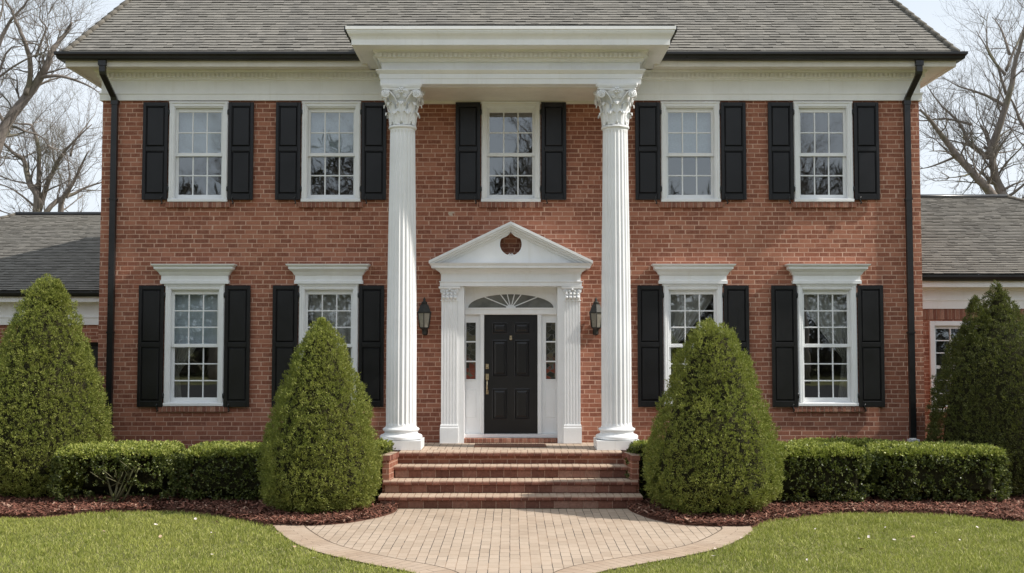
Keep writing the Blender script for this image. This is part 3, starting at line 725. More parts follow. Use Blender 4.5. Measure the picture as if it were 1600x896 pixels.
for kind,cx in wins:
    if ('w',kind) not in cache:
        cache[('w',kind)]=[(n,mb.build(n,mt)) for n,mb,mt in make_window(kind)]
        for n,o in cache[('w',kind)]: col.objects.unlink(o)
    wroot=None
    for n,o in cache[('w',kind)]:
        p=part(n,o.data,house if wroot is None else wroot,(cx,0,0) if wroot is None else (0,0,0)); 
        if wroot is None: wroot=p; lastsash=p
        # panes, sills and caps sit under their window
    z0,z1=(4.903,6.602) if kind=='u' else (1.345,3.425); mid=.52 if kind=='u' else .51
    for s in (-1,1):
        tilt=random.uniform(-.012,.012)-(.05 if (kind=='l' and cx>5 and s>0) else 0)
        so=put('shutter',('s',kind),lambda:shutter_mesh(z0,z1,mid),M['black'],house,(cx+s*.742,-.008 if tilt>-.03 else -.02,0),tilt)
        for hz_ in (z0+.19,z1-.17): put('hinge','hinge',lambda:hinge_mesh(z0,z1),M['gutter'],so,(-s*.222,.0,hz_))
        put('holdback',('d',kind),lambda:dog_mesh(z0),M['gutter'],so,(-s*.13,0,0))

# --- entrance
ds=MB()
W='white'
# door frame wall: boards round door, sidelights and fanlight, all at y=.12
yb=.12
ds.box(-.858,-.795,-.18,.20,ZP,3.40); ds.box(.795,.858,-.18,.20,ZP,3.40)
for s in (-1,1): ds.box(s*.8581,s*.909,-.179,-.004,ZP,3.40)            # reveal jambs
for s in (-1,1):
    ds.bbox(min(s*.462,s*.53),max(s*.462,s*.53),yb-.035,.2,.876,2.985,.008)             # door jamb posts
    ds.box(s*.532,s*.795,yb+.02,.2,.876,1.80); ds.box(s*.532,s*.606,yb+.0201,.2,1.80,2.80); ds.box(s*.775,s*.795,yb+.0202,.2,1.80,2.80); ds.box(s*.532,s*.795,yb+.0203,.2,2.80,2.93)
    a,b=sorted((s*.60,s*.775)); 
    ds.bbox(a,b,yb+.013,yb+.02,1.154,1.634,.004)
ds.bbox(-.795,.795,yb-.045,.2,2.925,3.04,.01); ds.box(-.795,.795,yb-.06,.1,3.02,3.045)
ds.box(-.795,.795,yb-.03,.2,3.30,3.402)
# fanlight board with elliptical opening
def ell(t,a=.74,b=.235): return (a*math.cos(t),3.047+b*math.sin(t))
N=24
for i in range(N):
    p,q=ell(math.pi*i/N),ell(math.pi*(i+1)/N)
    ds.add([(p[0],yb,p[1]),(q[0],yb,q[1]),(q[0],yb,3.31),(p[0],yb,3.31)],[(0,1,2,3)])
    ds.add([(p[0],yb,p[1]),(q[0],yb,q[1]),(q[0],yb+.05,q[1]),(p[0],yb+.05,p[1])],[(0,1,2,3)])
for s in (-1,1): ds.box(s*.74,s*.795,yb+.001,yb+.05,3.04,3.31)
ds.box(-.80,.80,yb-.07,.2,.815,.874)                                                # threshold
surround=ds.build('door_surround',M['white'],house)
fl=MB(); 
fl.add([(-.74,yb+.05,3.045)]+[(ell(math.pi-math.pi*i/N)[0],yb+.05,ell(math.pi-math.pi*i/N)[1]) for i in range(N+1)]+[(.74,yb+.05,3.045)],[tuple(range(N+3))])
M['fan']=mat_paint('fanlight_glass',(.20,.20,.18),.12,.35,spec=.8); fg=fl.build('fanlight',M['fan'],surround)
sp_=MB()
for an in (22,52,75,105,128,158):
    a=R(an); e=ell(math.atan2(math.sin(a)/.235,math.cos(a)/.74)); o=(0.0+.06*math.cos(a),3.05+.045*math.sin(a))
    d=Vector((e[0]-o[0],e[1]-o[1])); n_=Vector((-d.y,d.x)).normalized()*.009
    sp_.prism_y([(o[0]-n_.x,o[1]-n_.y),(e[0]-n_.x,e[1]-n_.y),(e[0]+n_.x,e[1]+n_.y),(o[0]+n_.x,o[1]+n_.y)],yb+.02,yb+.045)
sp_.prism_y([(.085*math.cos(math.pi*i/10),3.045+.055*math.sin(math.pi*i/10)) for i in range(11)],yb+.012,yb+.048)
sp_.build('fanlight_bars',M['white'],surround)
for s in (-1,1):
    a,b=sorted((s*.606,s*.775)); m=MB(); m.add([(a,yb+.04,1.80),(b,yb+.04,1.80),(b,yb+.04,2.80),(a,yb+.04,2.80)],[(0,1,2,3)])
    m.build('sidelight',M['leaded'],surround)
    m=MB()
    for z in (2.117,2.457): m.bbox(a,b,yb+.012,yb+.038,z-.012,z+.012,.004)
    m.bbox(a-.012,a+.002,yb+.005,yb+.038,1.788,2.812,.004); m.bbox(b-.002,b+.012,yb+.005,yb+.038,1.788,2.812,.004); m.bbox(a+.0025,b-.0025,yb+.006,yb+.038,1.788,1.812,.004); m.bbox(a+.0025,b-.0025,yb+.006,yb+.038,2.788,2.812,.004)
    m.build('sidelight_muntin',M['white'],surround)
# door leaf
dr=MB(); y0=yb+.02; D=.457
cols_=((-.325,-.06),(.06,.325)); rws=((2.60,2.79),(1.86,2.49),(1.12,1.65))
xsq=[-D,-.325,-.06,.06,.325,D]; zsq=[.885,1.12,1.65,1.86,2.49,2.60,2.79,2.922]
for i in range(5):
    for j in range(7):
        if i in (1,3) and j in (1,3,5): continue
        dr.add([(xsq[i],y0,zsq[j]),(xsq[i+1],y0,zsq[j]),(xsq[i+1],y0,zsq[j+1]),(xsq[i],y0,zsq[j+1])],[(0,1,2,3)])
for a,b in cols_:
    for c,d_ in rws:
        e=.018; 
        ring=lambda k,y:[(a+k,y,c+k),(b-k,y,c+k),(b-k,y,d_-k),(a+k,y,d_-k)]
        R_=[ring(0,y0),ring(.014,y0-.007),ring(.026,y0+.014),ring(.038,y0+.014),ring(.066,y0+.001)]
        for k in range(4):
            for q in range(4): dr.add([R_[k][q],R_[k][(q+1)%4],R_[k+1][(q+1)%4],R_[k+1][q]],[(0,1,2,3)])
        dr.add(R_[4],[(0,1,2,3)])
dr.box(-D,D,y0+.03,y0+.04,.885,2.922)
M['doorpaint']=mat_paint('door_paint',(.009,.009,.011),.34,.1,spec=.45)
door=dr.build('front_door',M['doorpaint'],house)
h=MB(); hx=-.408
h.bbox(hx-.028,hx+.028,y0-.012,y0,1.80,1.905,.005); h.bbox(hx-.022,hx+.022,y0-.012,y0,1.55,1.62,.005)
h.tube([(hx,y0-.01,1.80),(hx,y0-.055,1.775),(hx,y0-.07,1.70),(hx,y0-.055,1.62),(hx,y0-.01,1.585)],[.012,.013,.014,.013,.011],8)
h.box(hx-.015,hx+.015,y0-.045,y0-.01,1.855,1.868)
h.build('door_handle',M['nickel'],door)
h=MB(); h.bbox(hx-.028,hx+.028,y0-.012,y0,1.985,2.075,.006); h.tube([(hx,y0-.012,2.03),(hx,y0-.03,2.03)],.018,12); h.build('deadbolt',M['nickel'],door)
h=MB(); h.bbox(-.022,.022,y0-.01,y0,2.49,2.565,.006); h.tube([(-.014,y0-.02,2.535),(-.018,y0-.03,2.505),(0,y0-.034,2.488),(.018,y0-.03,2.505),(.014,y0-.02,2.535)],.006,6); h.build('door_knocker',M['nickel'],door)
bs=MB(); brick_row(bs,-.893,.893,-.12,.1,.742,.812,.058,.011); bs.build('brick_threshold',[M['brickunit'],M['mortar']],house)
# pilasters
def pilaster_mesh():
    m=MB(); x0,x1=-.136,.136; prof=[(x0,0),(x0,-.2)]
    nf=5; fw=.032; gp=(x1-x0-nf*fw)/(nf+1); x=x0+gp
    for i in range(nf):
        for k in range(7): a=math.pi*k/6; prof.append((x+fw/2-fw/2*math.cos(a),-.2+.013*math.sin(a)))
        x+=fw+gp
    prof+=[(x1,-.2),(x1,0)]
    m.prism_z(prof,1.05,3.155)
    pth=[(x0,0),(x0,-.2),(x1,-.2),(x1,0)]
    m.box(x0-.018,x1+.018,-.222,-.001,ZP+.002,1.0); m.sweep(pth,[(-.01,1.0),(.018,1.0),(.012,1.02),(.014,1.04),(.006,1.06),(-.01,1.06)])
    # capital
    m.box(x0,x1,-.205,-.001,3.155,3.36)
    m.sweep(pth,[(-.01,3.15),(.012,3.15),(.016,3.16),(.012,3.17),(-.01,3.17)])
    m.sweep(pth,[(-.01,3.35),(.03,3.352),(.045,3.37),(.045,3.398),(-.01,3.398)])
    for k in range(4):
        cx_=x0+.04+k*(x1-x0-.08)/3
        for dz,w_ in ((3.18,.03),(3.235,.026)):
            m.tube([(cx_,-.205,dz),(cx_,-.222,dz+.035),(cx_,-.236,dz+.06),(cx_,-.232,dz+.045)],[w_*.8,w_,w_*.7,w_*.4],6)
    for s in (-1,1):
        volute(m,(s*.115,-.222,3.315),0,-1,.036,s,.009); volute(m,(s*.045,-.222,3.32),0,-1,.024,-s,.008)
    m.lathe([(.004,-.02),(.02,-.01),(.02,.01),(.004,.02)],(0,-.235,3.345),8)
    return m
pm=pilaster_mesh(); p1=pm.build('pilaster',M['white'],surround,(-1.046,0,0)); part('pilaster',p1.data,surround,(1.046,0,0))
en=MB(); en.box(-1.19,1.19,-.22,.2,3.402,3.73)
ep=[(-1.19,0),(-1.19,-.22),(1.19,-.22),(1.19,0)]
en.sweep(ep,[(-.01,3.402),(.016,3.402),(.016,3.465),(.03,3.475),(.03,3.487),(.004,3.492),(-.01,3.492)])
en.sweep(ep,[(-.01,3.61),(.01,3.61),(.02,3.635),(.035,3.65),(.075,3.675),(.09,3.685),(.09,3.70),(.155,3.705),(.155,3.745),(.165,3.75),(.185,3.785),(-.2,3.795)])
en.build('entablature',M['white'],surround)
pe=MB(); TX,TZ,AZ=1.385,3.79,4.455; sl_=(AZ-TZ)/TX
def rake(y,dz0,dz1,inset):
    for s in (-1,1):
        pe.prism_y([(s*(TX-inset),TZ+dz0),(0,AZ+dz0+inset*sl_*0),(0,AZ+dz1),(s*(TX-inset),TZ+dz1)] if False else [(s*(TX-inset),TZ+sl_*inset+dz0),(0,AZ+dz0),(0,AZ+dz1),(s*(TX-inset),TZ+sl_*inset+dz1)],y,-.003)
rake(-.41,-.012,.035,0); rake(-.385,-.045,-.013,.015); rake(-.335,-.085,-.046,.05); rake(-.275,-.128,-.086,.10)
# tympanum in two halves around the ogee opening
for s in (-1,1):
    zb=3.797; hole=[]
    for i in range(15):
        a=-math.pi/2+math.pi*.67*i/14; hole.append((s*.185*math.cos(a),4.119+.19*math.sin(a)))
    hole+= [(s*.125,4.232),(s*.078,4.25),(s*.04,4.28),(s*.010,4.327)]
    top=(s*.012,AZ-.10); low=(s*(TX-.05),zb)
    poly=[(0,zb),low,(s*(TX-.15),zb+.03),top]+hole[::-1]+[(0,3.929)]
    pe.prism_y(poly,-.235,-.20)
pe.box(-1.2,1.2,-.2,-.006,3.76,3.80)
pe.tube([(-.045,-.218,3.93),(-.02,-.218,3.955),(0,-.218,3.935),(.02,-.218,3.955),(.045,-.218,3.93)],.012,6)
pe.build('pediment',M['white'],surround)

# ------------------------------------------------------------------ steps
st=thing('brick_steps','wide brick front steps with four risers leading up to the porch','steps')
SL=[(.74,-1.63,1.745),(.555,-1.90,1.80),(.37,-2.22,1.92),(.185,-2.54,1.95)]
pf=MB(); pf.box(-2.35,2.35,-1.56,-.004,.02,.67); pf.build('porch_base',M['brick'],st)
fm=MB(); fm.box(-2.3,2.3,-1.24,-.006,.672,.738)
pfl=fm.build('porch_floor',M['paver'],st)
for i,(z,y,hw) in enumerate(SL):
    yb_=SL[i-1][1]+.02 if i else -1.25
    if i:
        s_=MB(); s_.box(-hw+.03,hw-.03,y+.06,yb_+.06,.015,z-.07,1); brick_row(s_,-hw+.02,hw-.02,y+.035,y+.062,z-.183,z-.066,.205,.008); s_.build('riser',[M['riser'],M['mortar']],st)
    n=int(2*hw/.105); stp=2*hw/n; t=MB(); t.box(-hw+.01,hw-.01,y+.012,yb_,z-.064,z-.005,1)
    for k in range(n):
        x=-hw+k*stp; j=random.uniform(-.003,.003); yy=y+j; e=.016; zt=z+random.uniform(-.002,.001)
        v=[]; pr_=[(yy+.012,z-.066),(yy,z-.052),(yy,zt-.022),(yy+.008,zt-.007),(yy+.024,zt),(yb_,zt),(yb_,z-.066)]
        L=len(pr_); xa,xb=x+.005,x+stp-.005
        t.add([(xa,a,b) for a,b in pr_]+[(xb,a,b) for a,b in pr_],[tuple(range(L)),tuple(reversed(range(L,2*L)))]+[(q,q+L,(q+1)%L+L,(q+1)%L) for q in range(L)],0)
    t.build('tread',[M['tread'],M['mortar']],st)
for s in (-1,1):
    c=MB(); 
    zt=.735
    c.prism_z([(s*1.752,-1.5),(s*1.775,-1.76),(s*1.835,-2.16),(s*1.935,-2.16),(s*1.98,-1.5)],.015,zt-.075)
    # coping bricks
    c2=MB()
    for k in range(6):
        t0,t1=k/6+.01,(k+1)/6-.01; lerp=lambda a,b,t:(a[0]+(b[0]-a[0])*t,a[1]+(b[1]-a[1])*t)
        A,B,C,Dd=(s*1.742,-1.64),(s*1.822,-2.185),(s*1.95,-2.185),(s*1.99,-1.58)
        c2.prism_z([lerp(A,B,t0),lerp(A,B,t1),lerp(Dd,C,t1),lerp(Dd,C,t0)],zt-.07,zt+.012+random.uniform(-.003,.002))
    w_=c.build('cheek_wall',M['brick'],st); c2.build('coping',M['tread'],w_)
mt=MB(); mt.box(-.60,.58,-.86,-.44,.742,.758); 
for i in range(40): mt.box(-.595+i*.0293,-.595+i*.0293+.02,-.855,-.445,.758,.763)
tag(mt.build('door_mat',M['mat']),'thin reddish brown mat lying before the black front door','doormat')

# ------------------------------------------------------------------ wall lanterns
def lantern(x,label):
    t=thing('wall_lantern',label,'lantern',(x,-.16,2.57),'wall lanterns beside the entrance')
    n=6; rot=math.pi/6
    f=MB()
    f.lathe([(.012,0),(.03,.02),(.034,.06),(.05,.095),(.075,.115),(.09,.125),(.09,.135)],(0,0,0),n,rot=rot,sm=False)
    f.lathe([(.125,.372),(.135,.378),(.135,.392),(.12,.395)],(0,0,0),n,rot=rot,sm=False)
    for k in range(n):
        a=2*math.pi*k/n+rot; f.tube([(.086*math.cos(a),.086*math.sin(a),.13),(.122*math.cos(a),.122*math.sin(a),.38)],.0075,5)
    f.tube([(0,.16,.10),(0,.10,.06),(0,.03,.05)],.013,8); f.lathe([(.03,0),(.05,.02),(.05,.16),(.03,.18)],(0,.14,.0),10)
    f.build('frame',M['iron'],t); n=6
    g_=MB(); g_.lathe([(.083,.135),(.117,.374)],(0,0,0),n,rot=rot,sm=False,cap=False); g_.build('glass',M['frost'],t)
    rf_=MB(); rf_.lathe([(.128,.395),(.118,.41),(.075,.515),(.06,.525),(.062,.535),(.05,.54)],(0,0,0),n,rot=rot,sm=False)
    rf_.lathe([(.045,.54),(.05,.56),(.03,.575),(.018,.585),(.024,.60),(.02,.615),(.006,.64),(.002,.65)],(0,0,0),12); rf_.build('lantern_roof',M['iron'],t)
lantern(-1.475,'dark metal coach lantern on the brick wall left of the front door')
lantern(1.455,'dark metal coach lantern on the brick wall right of the front door')

# ------------------------------------------------------------------ behind the windows
def blind(cx,z0,z1,label,mat='blind'):
    m=MB(); n=14
    for i in range(n):
        a=z1-(z1-z0)*i/n; b=z1-(z1-z0)*(i+1)/n; m.add([(-.44,.20,a),(.44,.20,a),(.44,.205+.006*(i%2),b),(-.44,.205+.006*(i%2),b)],[(3,2,1,0)])
    m.tube([(-.45,.205,z0),(.45,.205,z0)],.012,8)
    o=m.build('roller_blind',M[mat],None,(cx,0,0)); tag(o,label,'blind','blinds behind the windows')
blind(-5.41,5.70,6.55,'pale blue grey blind half down in the upper window nearest the left downspout')
blind(-3.11,5.70,6.55,'pale blue grey blind half down in the upper window just left of the left column')
blind(3.11,5.70,6.55,'pale blue grey blind half down in the upper window just right of the right column')
blind(-5.43,2.42,3.38,'pale blue grey blind half down in the ground floor window nearest the left downspout')
def curtain(cx,z0,z1,s,tie,label):
    """gathered cloth hung from one side and swept back to it"""
    m=MB(); nu,nv=46,30; vs=[];fs=[]
    for j in range(nv):
        t=j/(nv-1); z=z1-(z1-z0)*t
        q=t/tie if t<tie else 1; wd=.92*(1-.86*min(1,q)**1.25) if t<tie else .13+.25*(t-tie)
        for i in range(nu):
            u=i/(nu-1); x=-s*.46+s*u*wd
            vs.append((x,.24+.018*math.sin(u*34+t*2)+.008*math.sin(u*13),z))
    for j in range(nv-1):
        for i in range(nu-1): fs.append((j*nu+i,j*nu+i+1,(j+1)*nu+i+1,(j+1)*nu+i))
    m.add(vs,fs,0,True); o=m.build('curtain',M['sheer'],None,(cx,0,0),fix=False); tag(o,label,'curtain','curtains behind the windows')
curtain(-5.43,1.42,3.38,1,.75,'sheer curtain swept to the left in the ground floor window nearest the left downspout')
curtain(-3.13,1.42,3.38,-1,1.3,'sheer curtain filling the ground floor window just left of the left column')
curtain(3.13,1.42,3.38,1,.55,'sheer curtain swept aside in the ground floor window just right of the right column')
curtain(5.43,1.42,3.38,-1,.62,'sheer curtain swept to the right in the ground floor window nearest the right downspout')

# ------------------------------------------------------------------ side wings
def wing(name,label,x0,x1,y0,y1,zg,zfr,ridge_x,ridge_z,hip_side,winfo):
    t=thing(name,label,'house wing'); xa,xb=min(x0,x1),max(x0,x1)
    w=MB(); hs=winfo['hole']; X=sorted({xa,xb,hs[0],hs[1]}); Z=sorted({0,zg+.05,hs[2],hs[3]})
    for i in range(len(X)-1):
        for j in range(len(Z)-1):
            xc=(X[i]+X[i+1])/2;zc=(Z[j]+Z[j+1])/2
            if hs[0]<xc<hs[1] and hs[2]<zc<hs[3]: continue
            w.add([(X[i],y0,Z[j]),(X[i+1],y0,Z[j]),(X[i+1],y0,Z[j+1]),(X[i],y0,Z[j+1])],[(0,1,2,3)])
    h0,h1,h2,h3=hs
    for q in ([(h0,y0,h2),(h0,y0+.3,h2),(h0,y0+.3,h3),(h0,y0,h3)],[(h1,y0,h2),(h1,y0+.3,h2),(h1,y0+.3,h3),(h1,y0,h3)],[(h0,y0,h3),(h1,y0,h3),(h1,y0+.3,h3),(h0,y0+.3,h3)],[(h0,y0,h2),(h1,y0,h2),(h1,y0+.3,h2),(h0,y0+.3,h2)]): w.add(q,[(0,1,2,3)])
    w.add([(xa,y0,0),(xa,y1,0),(xa,y1,zg),(xa,y0,zg)],[(3,2,1,0)]); w.add([(xb,y0,0),(xb,y1,0),(xb,y1,zg),(xb,y0,zg)],[(0,1,2,3)]); w.add([(xa,y1,0),(xb,y1,0),(xb,y1,zg),(xa,y1,zg)],[(3,2,1,0)])
    w.build('wall',M['brick'],t,fix=False)
    e=.32; ym=(y0+y1)/2; ez=zg+.10
    rf=MB()
    if hip_side>0:
        roof_slope(rf,(xa,y0-e,ez),(xb+e,y0-e,ez),(xa,ym,ridge_z),(ridge_x,ym,ridge_z)); roof_slope(rf,(xb+e,y0-e,ez),(xb+e,y1+e,ez),(ridge_x,ym,ridge_z),(ridge_x,ym+.01,ridge_z)); roof_slope(rf,(xb+e,y1+e,ez),(xa,y1+e,ez),(ridge_x,ym,ridge_z),(xa,ym,ridge_z))
        eav=[(xa,y0),(xb,y0),(xb,y1)]
    else:
        roof_slope(rf,(xa-e,y0-e,ez),(xb,y0-e,ez),(ridge_x,ym,ridge_z),(xb,ym,ridge_z)); roof_slope(rf,(xa-e,y1+e,ez),(xa-e,y0-e,ez),(ridge_x,ym+.01,ridge_z),(ridge_x,ym,ridge_z)); roof_slope(rf,(xb,y1+e,ez),(xa-e,y1+e,ez),(xb,ym,ridge_z),(ridge_x,ym,ridge_z))
        eav=[(xa,y1),(xa,y0),(xb,y0)]
    r=rf.build('roof',[M['wingshingle'],M['lip']],t,fix=False)
    rc=MB(); rc.tube([(xa if hip_side>0 else ridge_x,ym,ridge_z+.02),(ridge_x if hip_side>0 else xb,ym,ridge_z+.02)],.055,8)
    rc.build('ridge_cap',M['gutter'],r)
    rc=MB()
    for yy in (y0-e,y1+e): hipcap(rc,((xb+e) if hip_side>0 else (xa-e),yy,ez),(ridge_x,ym,ridge_z))
    rc.build('hip_cap',M['ridge'],r)
    f=MB(); f.sweep(eav,[(.003,zfr),(.04,zfr),(.04,zfr+.14),(.055,zfr+.15),(.055,zfr+.175),(.02,zfr+.18),(.02,zg-.2),(.06,zg-.17),(.06,zg-.13),(.26,zg-.12),(.26,zg-.14),(.30,zg-.14),(.30,zg-.02),(.003,zg)])
    f.build('frieze',M['cream'],t)
    gt=MB(); gt.sweep(eav,[(.302,zg+.07),(.302,zg-.03),(.37,zg-.03),(.40,zg+.0),(.42,zg+.04),(.42,zg+.08),(.405,zg+.08),(.385,zg+.03),(.36,zg-.01),(.32,zg-.01),(.32,zg+.07)]); gt.build('gutter',M['gutter'],t)
    return t
lw=wing('side_wing','low left wing with grey shingle roof set back beside the tall house',-7.12,-16,4.5,12.5,3.44,2.82,-12.5,5.66,-1,dict(hole=(-10.9,-8.2,0,2.45)))
gd=MB(); gd.box(-10.9,-8.2,4.78,4.80,0,2.45)
for i in range(4):
    for k in range(4): gd.bbox(-10.84+k*.67,-10.84+k*.67+.6,4.76,4.781,.08+i*.6,.08+i*.6+.5,.015)
gd.build('garage_door',M['black'],lw)
rw=wing('side_wing','low right wing with grey shingle roof and white framed window beside the tall house',7.12,14.6,1.5,9.5,3.60,3.07,11.13,5.69,1,dict(hole=(7.84,8.80,1.25,2.80)))
lt=MB(); brick_row(lt,7.14,9.6,1.482,1.52,2.87,3.065,.06,.011); lt.build('brick_lintel',[M['brickunit'],M['mortar']],rw)
ww=MB(); ww.bbox(7.77,7.86,1.45,1.5,1.18,2.84,.006); ww.bbox(8.78,8.87,1.45,1.5,1.18,2.84,.006); ww.bbox(7.861,8.779,1.451,1.5,2.755,2.84,.006); ww.bbox(7.75,8.89,1.43,1.5,1.16,1.22,.006)
ww.box(7.861,7.90,1.52,1.58,1.22,2.755); ww.box(8.74,8.779,1.52,1.58,1.22,2.755); ww.box(7.90,8.74,1.521,1.58,2.70,2.755); ww.box(7.90,8.74,1.521,1.58,1.22,1.28); ww.box(7.90,8.74,1.515,1.575,1.96,2.02)
for i in (1,2): ww.box(7.90+.28*i-.01,7.90+.28*i+.01,1.53,1.57,1.28,2.70)
for z in (1.5,1.74,2.25,2.48): ww.box(7.90,8.74,1.532,1.568,z-.01,z+.01)
wo=ww.build('window',M['white'],rw); gg=MB(); gg.add([(7.88,1.555,1.25),(8.76,1.555,1.25),(8.76,1.555,2.72),(7.88,1.555,2.72)],[(0,1,2,3)]); gg.build('pane',M['glass'],wo)
bk=MB(); bk.add([(7.3,2.6,.3),(10,2.6,.3),(10,2.6,3.3),(7.3,2.6,3.3)],[(0,1,2,3)]); bk.build('room_partition',M['inside'],rw)

# ------------------------------------------------------------------ shrubs and hedges
PROF=[(0,.70),(.06,.93),(.17,1.0),(.32,.95),(.49,.81),(.65,.64),(.78,.51),(.87,.39),(.94,.27),(.985,.14),(1,.02)]
def prof_at(t,P=PROF):
    for i in range(len(P)-1):
        if t<=P[i+1][0]:
            a,b=P[i],P[i+1]; return a[1]+(b[1]-a[1])*(t-a[0])/(b[0]-a[0])
    return P[-1][1]
def sprays(pts,nrm,r,blade=(.045,.085),width=(.007,.013),per=7,up=.45,spread=.55,fat=.5):
    """tufts of small leaf blades; vectorised; every blade is a kite of two triangles"""
    n=len(pts); P=np.repeat(pts,per,0); N=np.repeat(nrm,per,0); k=n*per
    D=N*.75+np.array([0,0,up])+r.normal(0,spread,(k,3)); D/=np.linalg.norm(D,axis=1)[:,None]
    L=r.uniform(*blade,k)[:,None]; Wd=r.uniform(*width,k)[:,None]
    S=np.cross(D,r.normal(0,1,(k,3))); S/=np.linalg.norm(S,axis=1)[:,None]
    P=P+r.normal(0,.012,(k,3))
    v=np.stack([P,P+D*L*fat+S*Wd,P+D*L,P+D*L*fat-S*Wd],1).reshape(-1,3)
    b=np.arange(k)[:,None]*4; f=np.concatenate([b+np.array([[0,1,2,3]])],1).ravel()
    return v,f
def fbm(p,f,seed): 
    return noise.fractal(Vector((p[0]*f+seed,p[1]*f,p[2]*f)),.9,2.1,3)
def cone_shrub(name,label,cx,cy,rad,H,seed,mat,nsp=2500,tips=None,group=None,nx=1.0,P=PROF):
    prof_r=lambda t:prof_at(t,P)
    r=np.random.default_rng(seed); t=thing(name,label,'shrub',(cx,cy,.0),group)
    grid={}
    def near(a,b,c):
        i,j,k=int(a//.06),int(b//.06),int(c//.06)
        return [q for di in (-1,0,1) for dj in (-1,0,1) for dk in (-1,0,1) for q in grid.get((i+di,j+dj,k+dk),())]
    def keep(a,b,c): grid.setdefault((int(a//.06),int(b//.06),int(c//.06)),[]).append((a,b,c))
    pts=[];nr=[]; tries=0
    while len(pts)<nsp and tries<nsp*12:
        tries+=1
        tt=r.uniform(0,1); 
        if r.uniform(0,1)>prof_r(tt)+.12: continue
        a=r.uniform(0,2*math.pi); R0=prof_r(tt)*rad; x,y=math.cos(a),math.sin(a); z=.07+tt*(H-.07)
        if any((x*R0-a_)**2+(y*R0-b_)**2+((z-c_)*.8)**2<.046**2 for a_,b_,c_ in near(x*R0,y*R0,z)): continue
        keep(x*R0,y*R0,z)
        lump=fbm((x*R0,y*R0,z),2.1,seed)*.055+fbm((x*R0,y*R0,z*.8),6.5,seed+5)*.06+fbm((x*R0,y*R0,z*.6),15,seed+8)*.06-.045
        dr=(prof_r(min(1,tt+.02))-prof_r(max(0,tt-.02)))*rad/(.04*H); n_=Vector((x,y,-dr)).normalized()
        dep=r.uniform(-.05,.012); q=R0*1.0+lump+dep
        pts.append((x*q*nx,y*q,z+n_.z*lump)); nr.append(n_)
    if tips:
        for (tx,ty,tz,tr,th) in tips:
            for _ in range(int(nsp*.055)):
                s=r.uniform(0,1); a=r.uniform(0,6.28); q=tr*(1-s)**.8; pts.append((tx+q*math.cos(a),ty+q*math.sin(a),tz+s*th)); nr.append(Vector((math.cos(a)*.7,math.sin(a)*.7,.7)))
    nt=len(pts); C=np.repeat(np.array(pts),6,0); Nn=np.repeat(np.array([tuple(q) for q in nr]),6,0)
    off=r.normal(0,1,(nt*6,3)); off/=np.linalg.norm(off,axis=1)[:,None]; off*=(r.uniform(0,1,nt*6)**.5*.036)[:,None]*np.array([1,1,1.35])
    pts=C+off; nr=Nn*.55+off/.036*.8; nr/=np.linalg.norm(nr,axis=1)[:,None]
    v,f=sprays(pts,nr,r,blade=(.024,.046),width=(.0035,.0065),per=7,up=.5,spread=.38)
    me=fastmesh('foliage',v,f,4,[mat]); part('foliage',me,t)
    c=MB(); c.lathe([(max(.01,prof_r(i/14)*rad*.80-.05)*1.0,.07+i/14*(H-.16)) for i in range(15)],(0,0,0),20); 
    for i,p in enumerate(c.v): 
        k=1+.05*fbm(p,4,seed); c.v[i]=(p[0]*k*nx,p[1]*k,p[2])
    c.build('inner_shade',M['core'],t)
    s=MB()
    for k in range(4): a=k*1.7+seed; s.tube([(.10*math.cos(a),.10*math.sin(a),.0),(.2*math.cos(a),.2*math.sin(a),.35)],[.04,.03],7)
    s.build('trunk',M['stem'],t)
    return t
cone_shrub('conical_shrub','light green conical yew at the left end of the brick steps',-2.76,-2.80,.88,2.80,11,M['yew'])
cone_shrub('conical_shrub','blunt topped conical yew at the right end of the brick steps',2.92,-2.88,1.0,2.76,12,M['yew'],P=[(0,.70),(.06,.93),(.17,1.0),(.32,.96),(.49,.83),(.65,.67),(.78,.53),(.87,.42),(.94,.33),(.98,.22),(1,.03)])
cone_shrub('conical_shrub','tall conical yew in front of the low left wing',-7.47,-1.25,1.08,3.50,13,M['yew'],nsp=3300,tips=[(.22,-.1,3.1,.17,.3)])
cone_shrub('conical_shrub','tall shaded conical yew with two peaks before the low right wing',7.93,-1.05,1.16,3.42,14,M['yewshade'],nsp=3300,tips=[(-.43,-.1,2.42,.27,.74)],P=[(0,.66),(.06,.92),(.19,1.0),(.32,.97),(.49,.88),(.65,.74),(.72,.62),(.8,.40),(.9,.22),(.96,.12),(1,.02)])

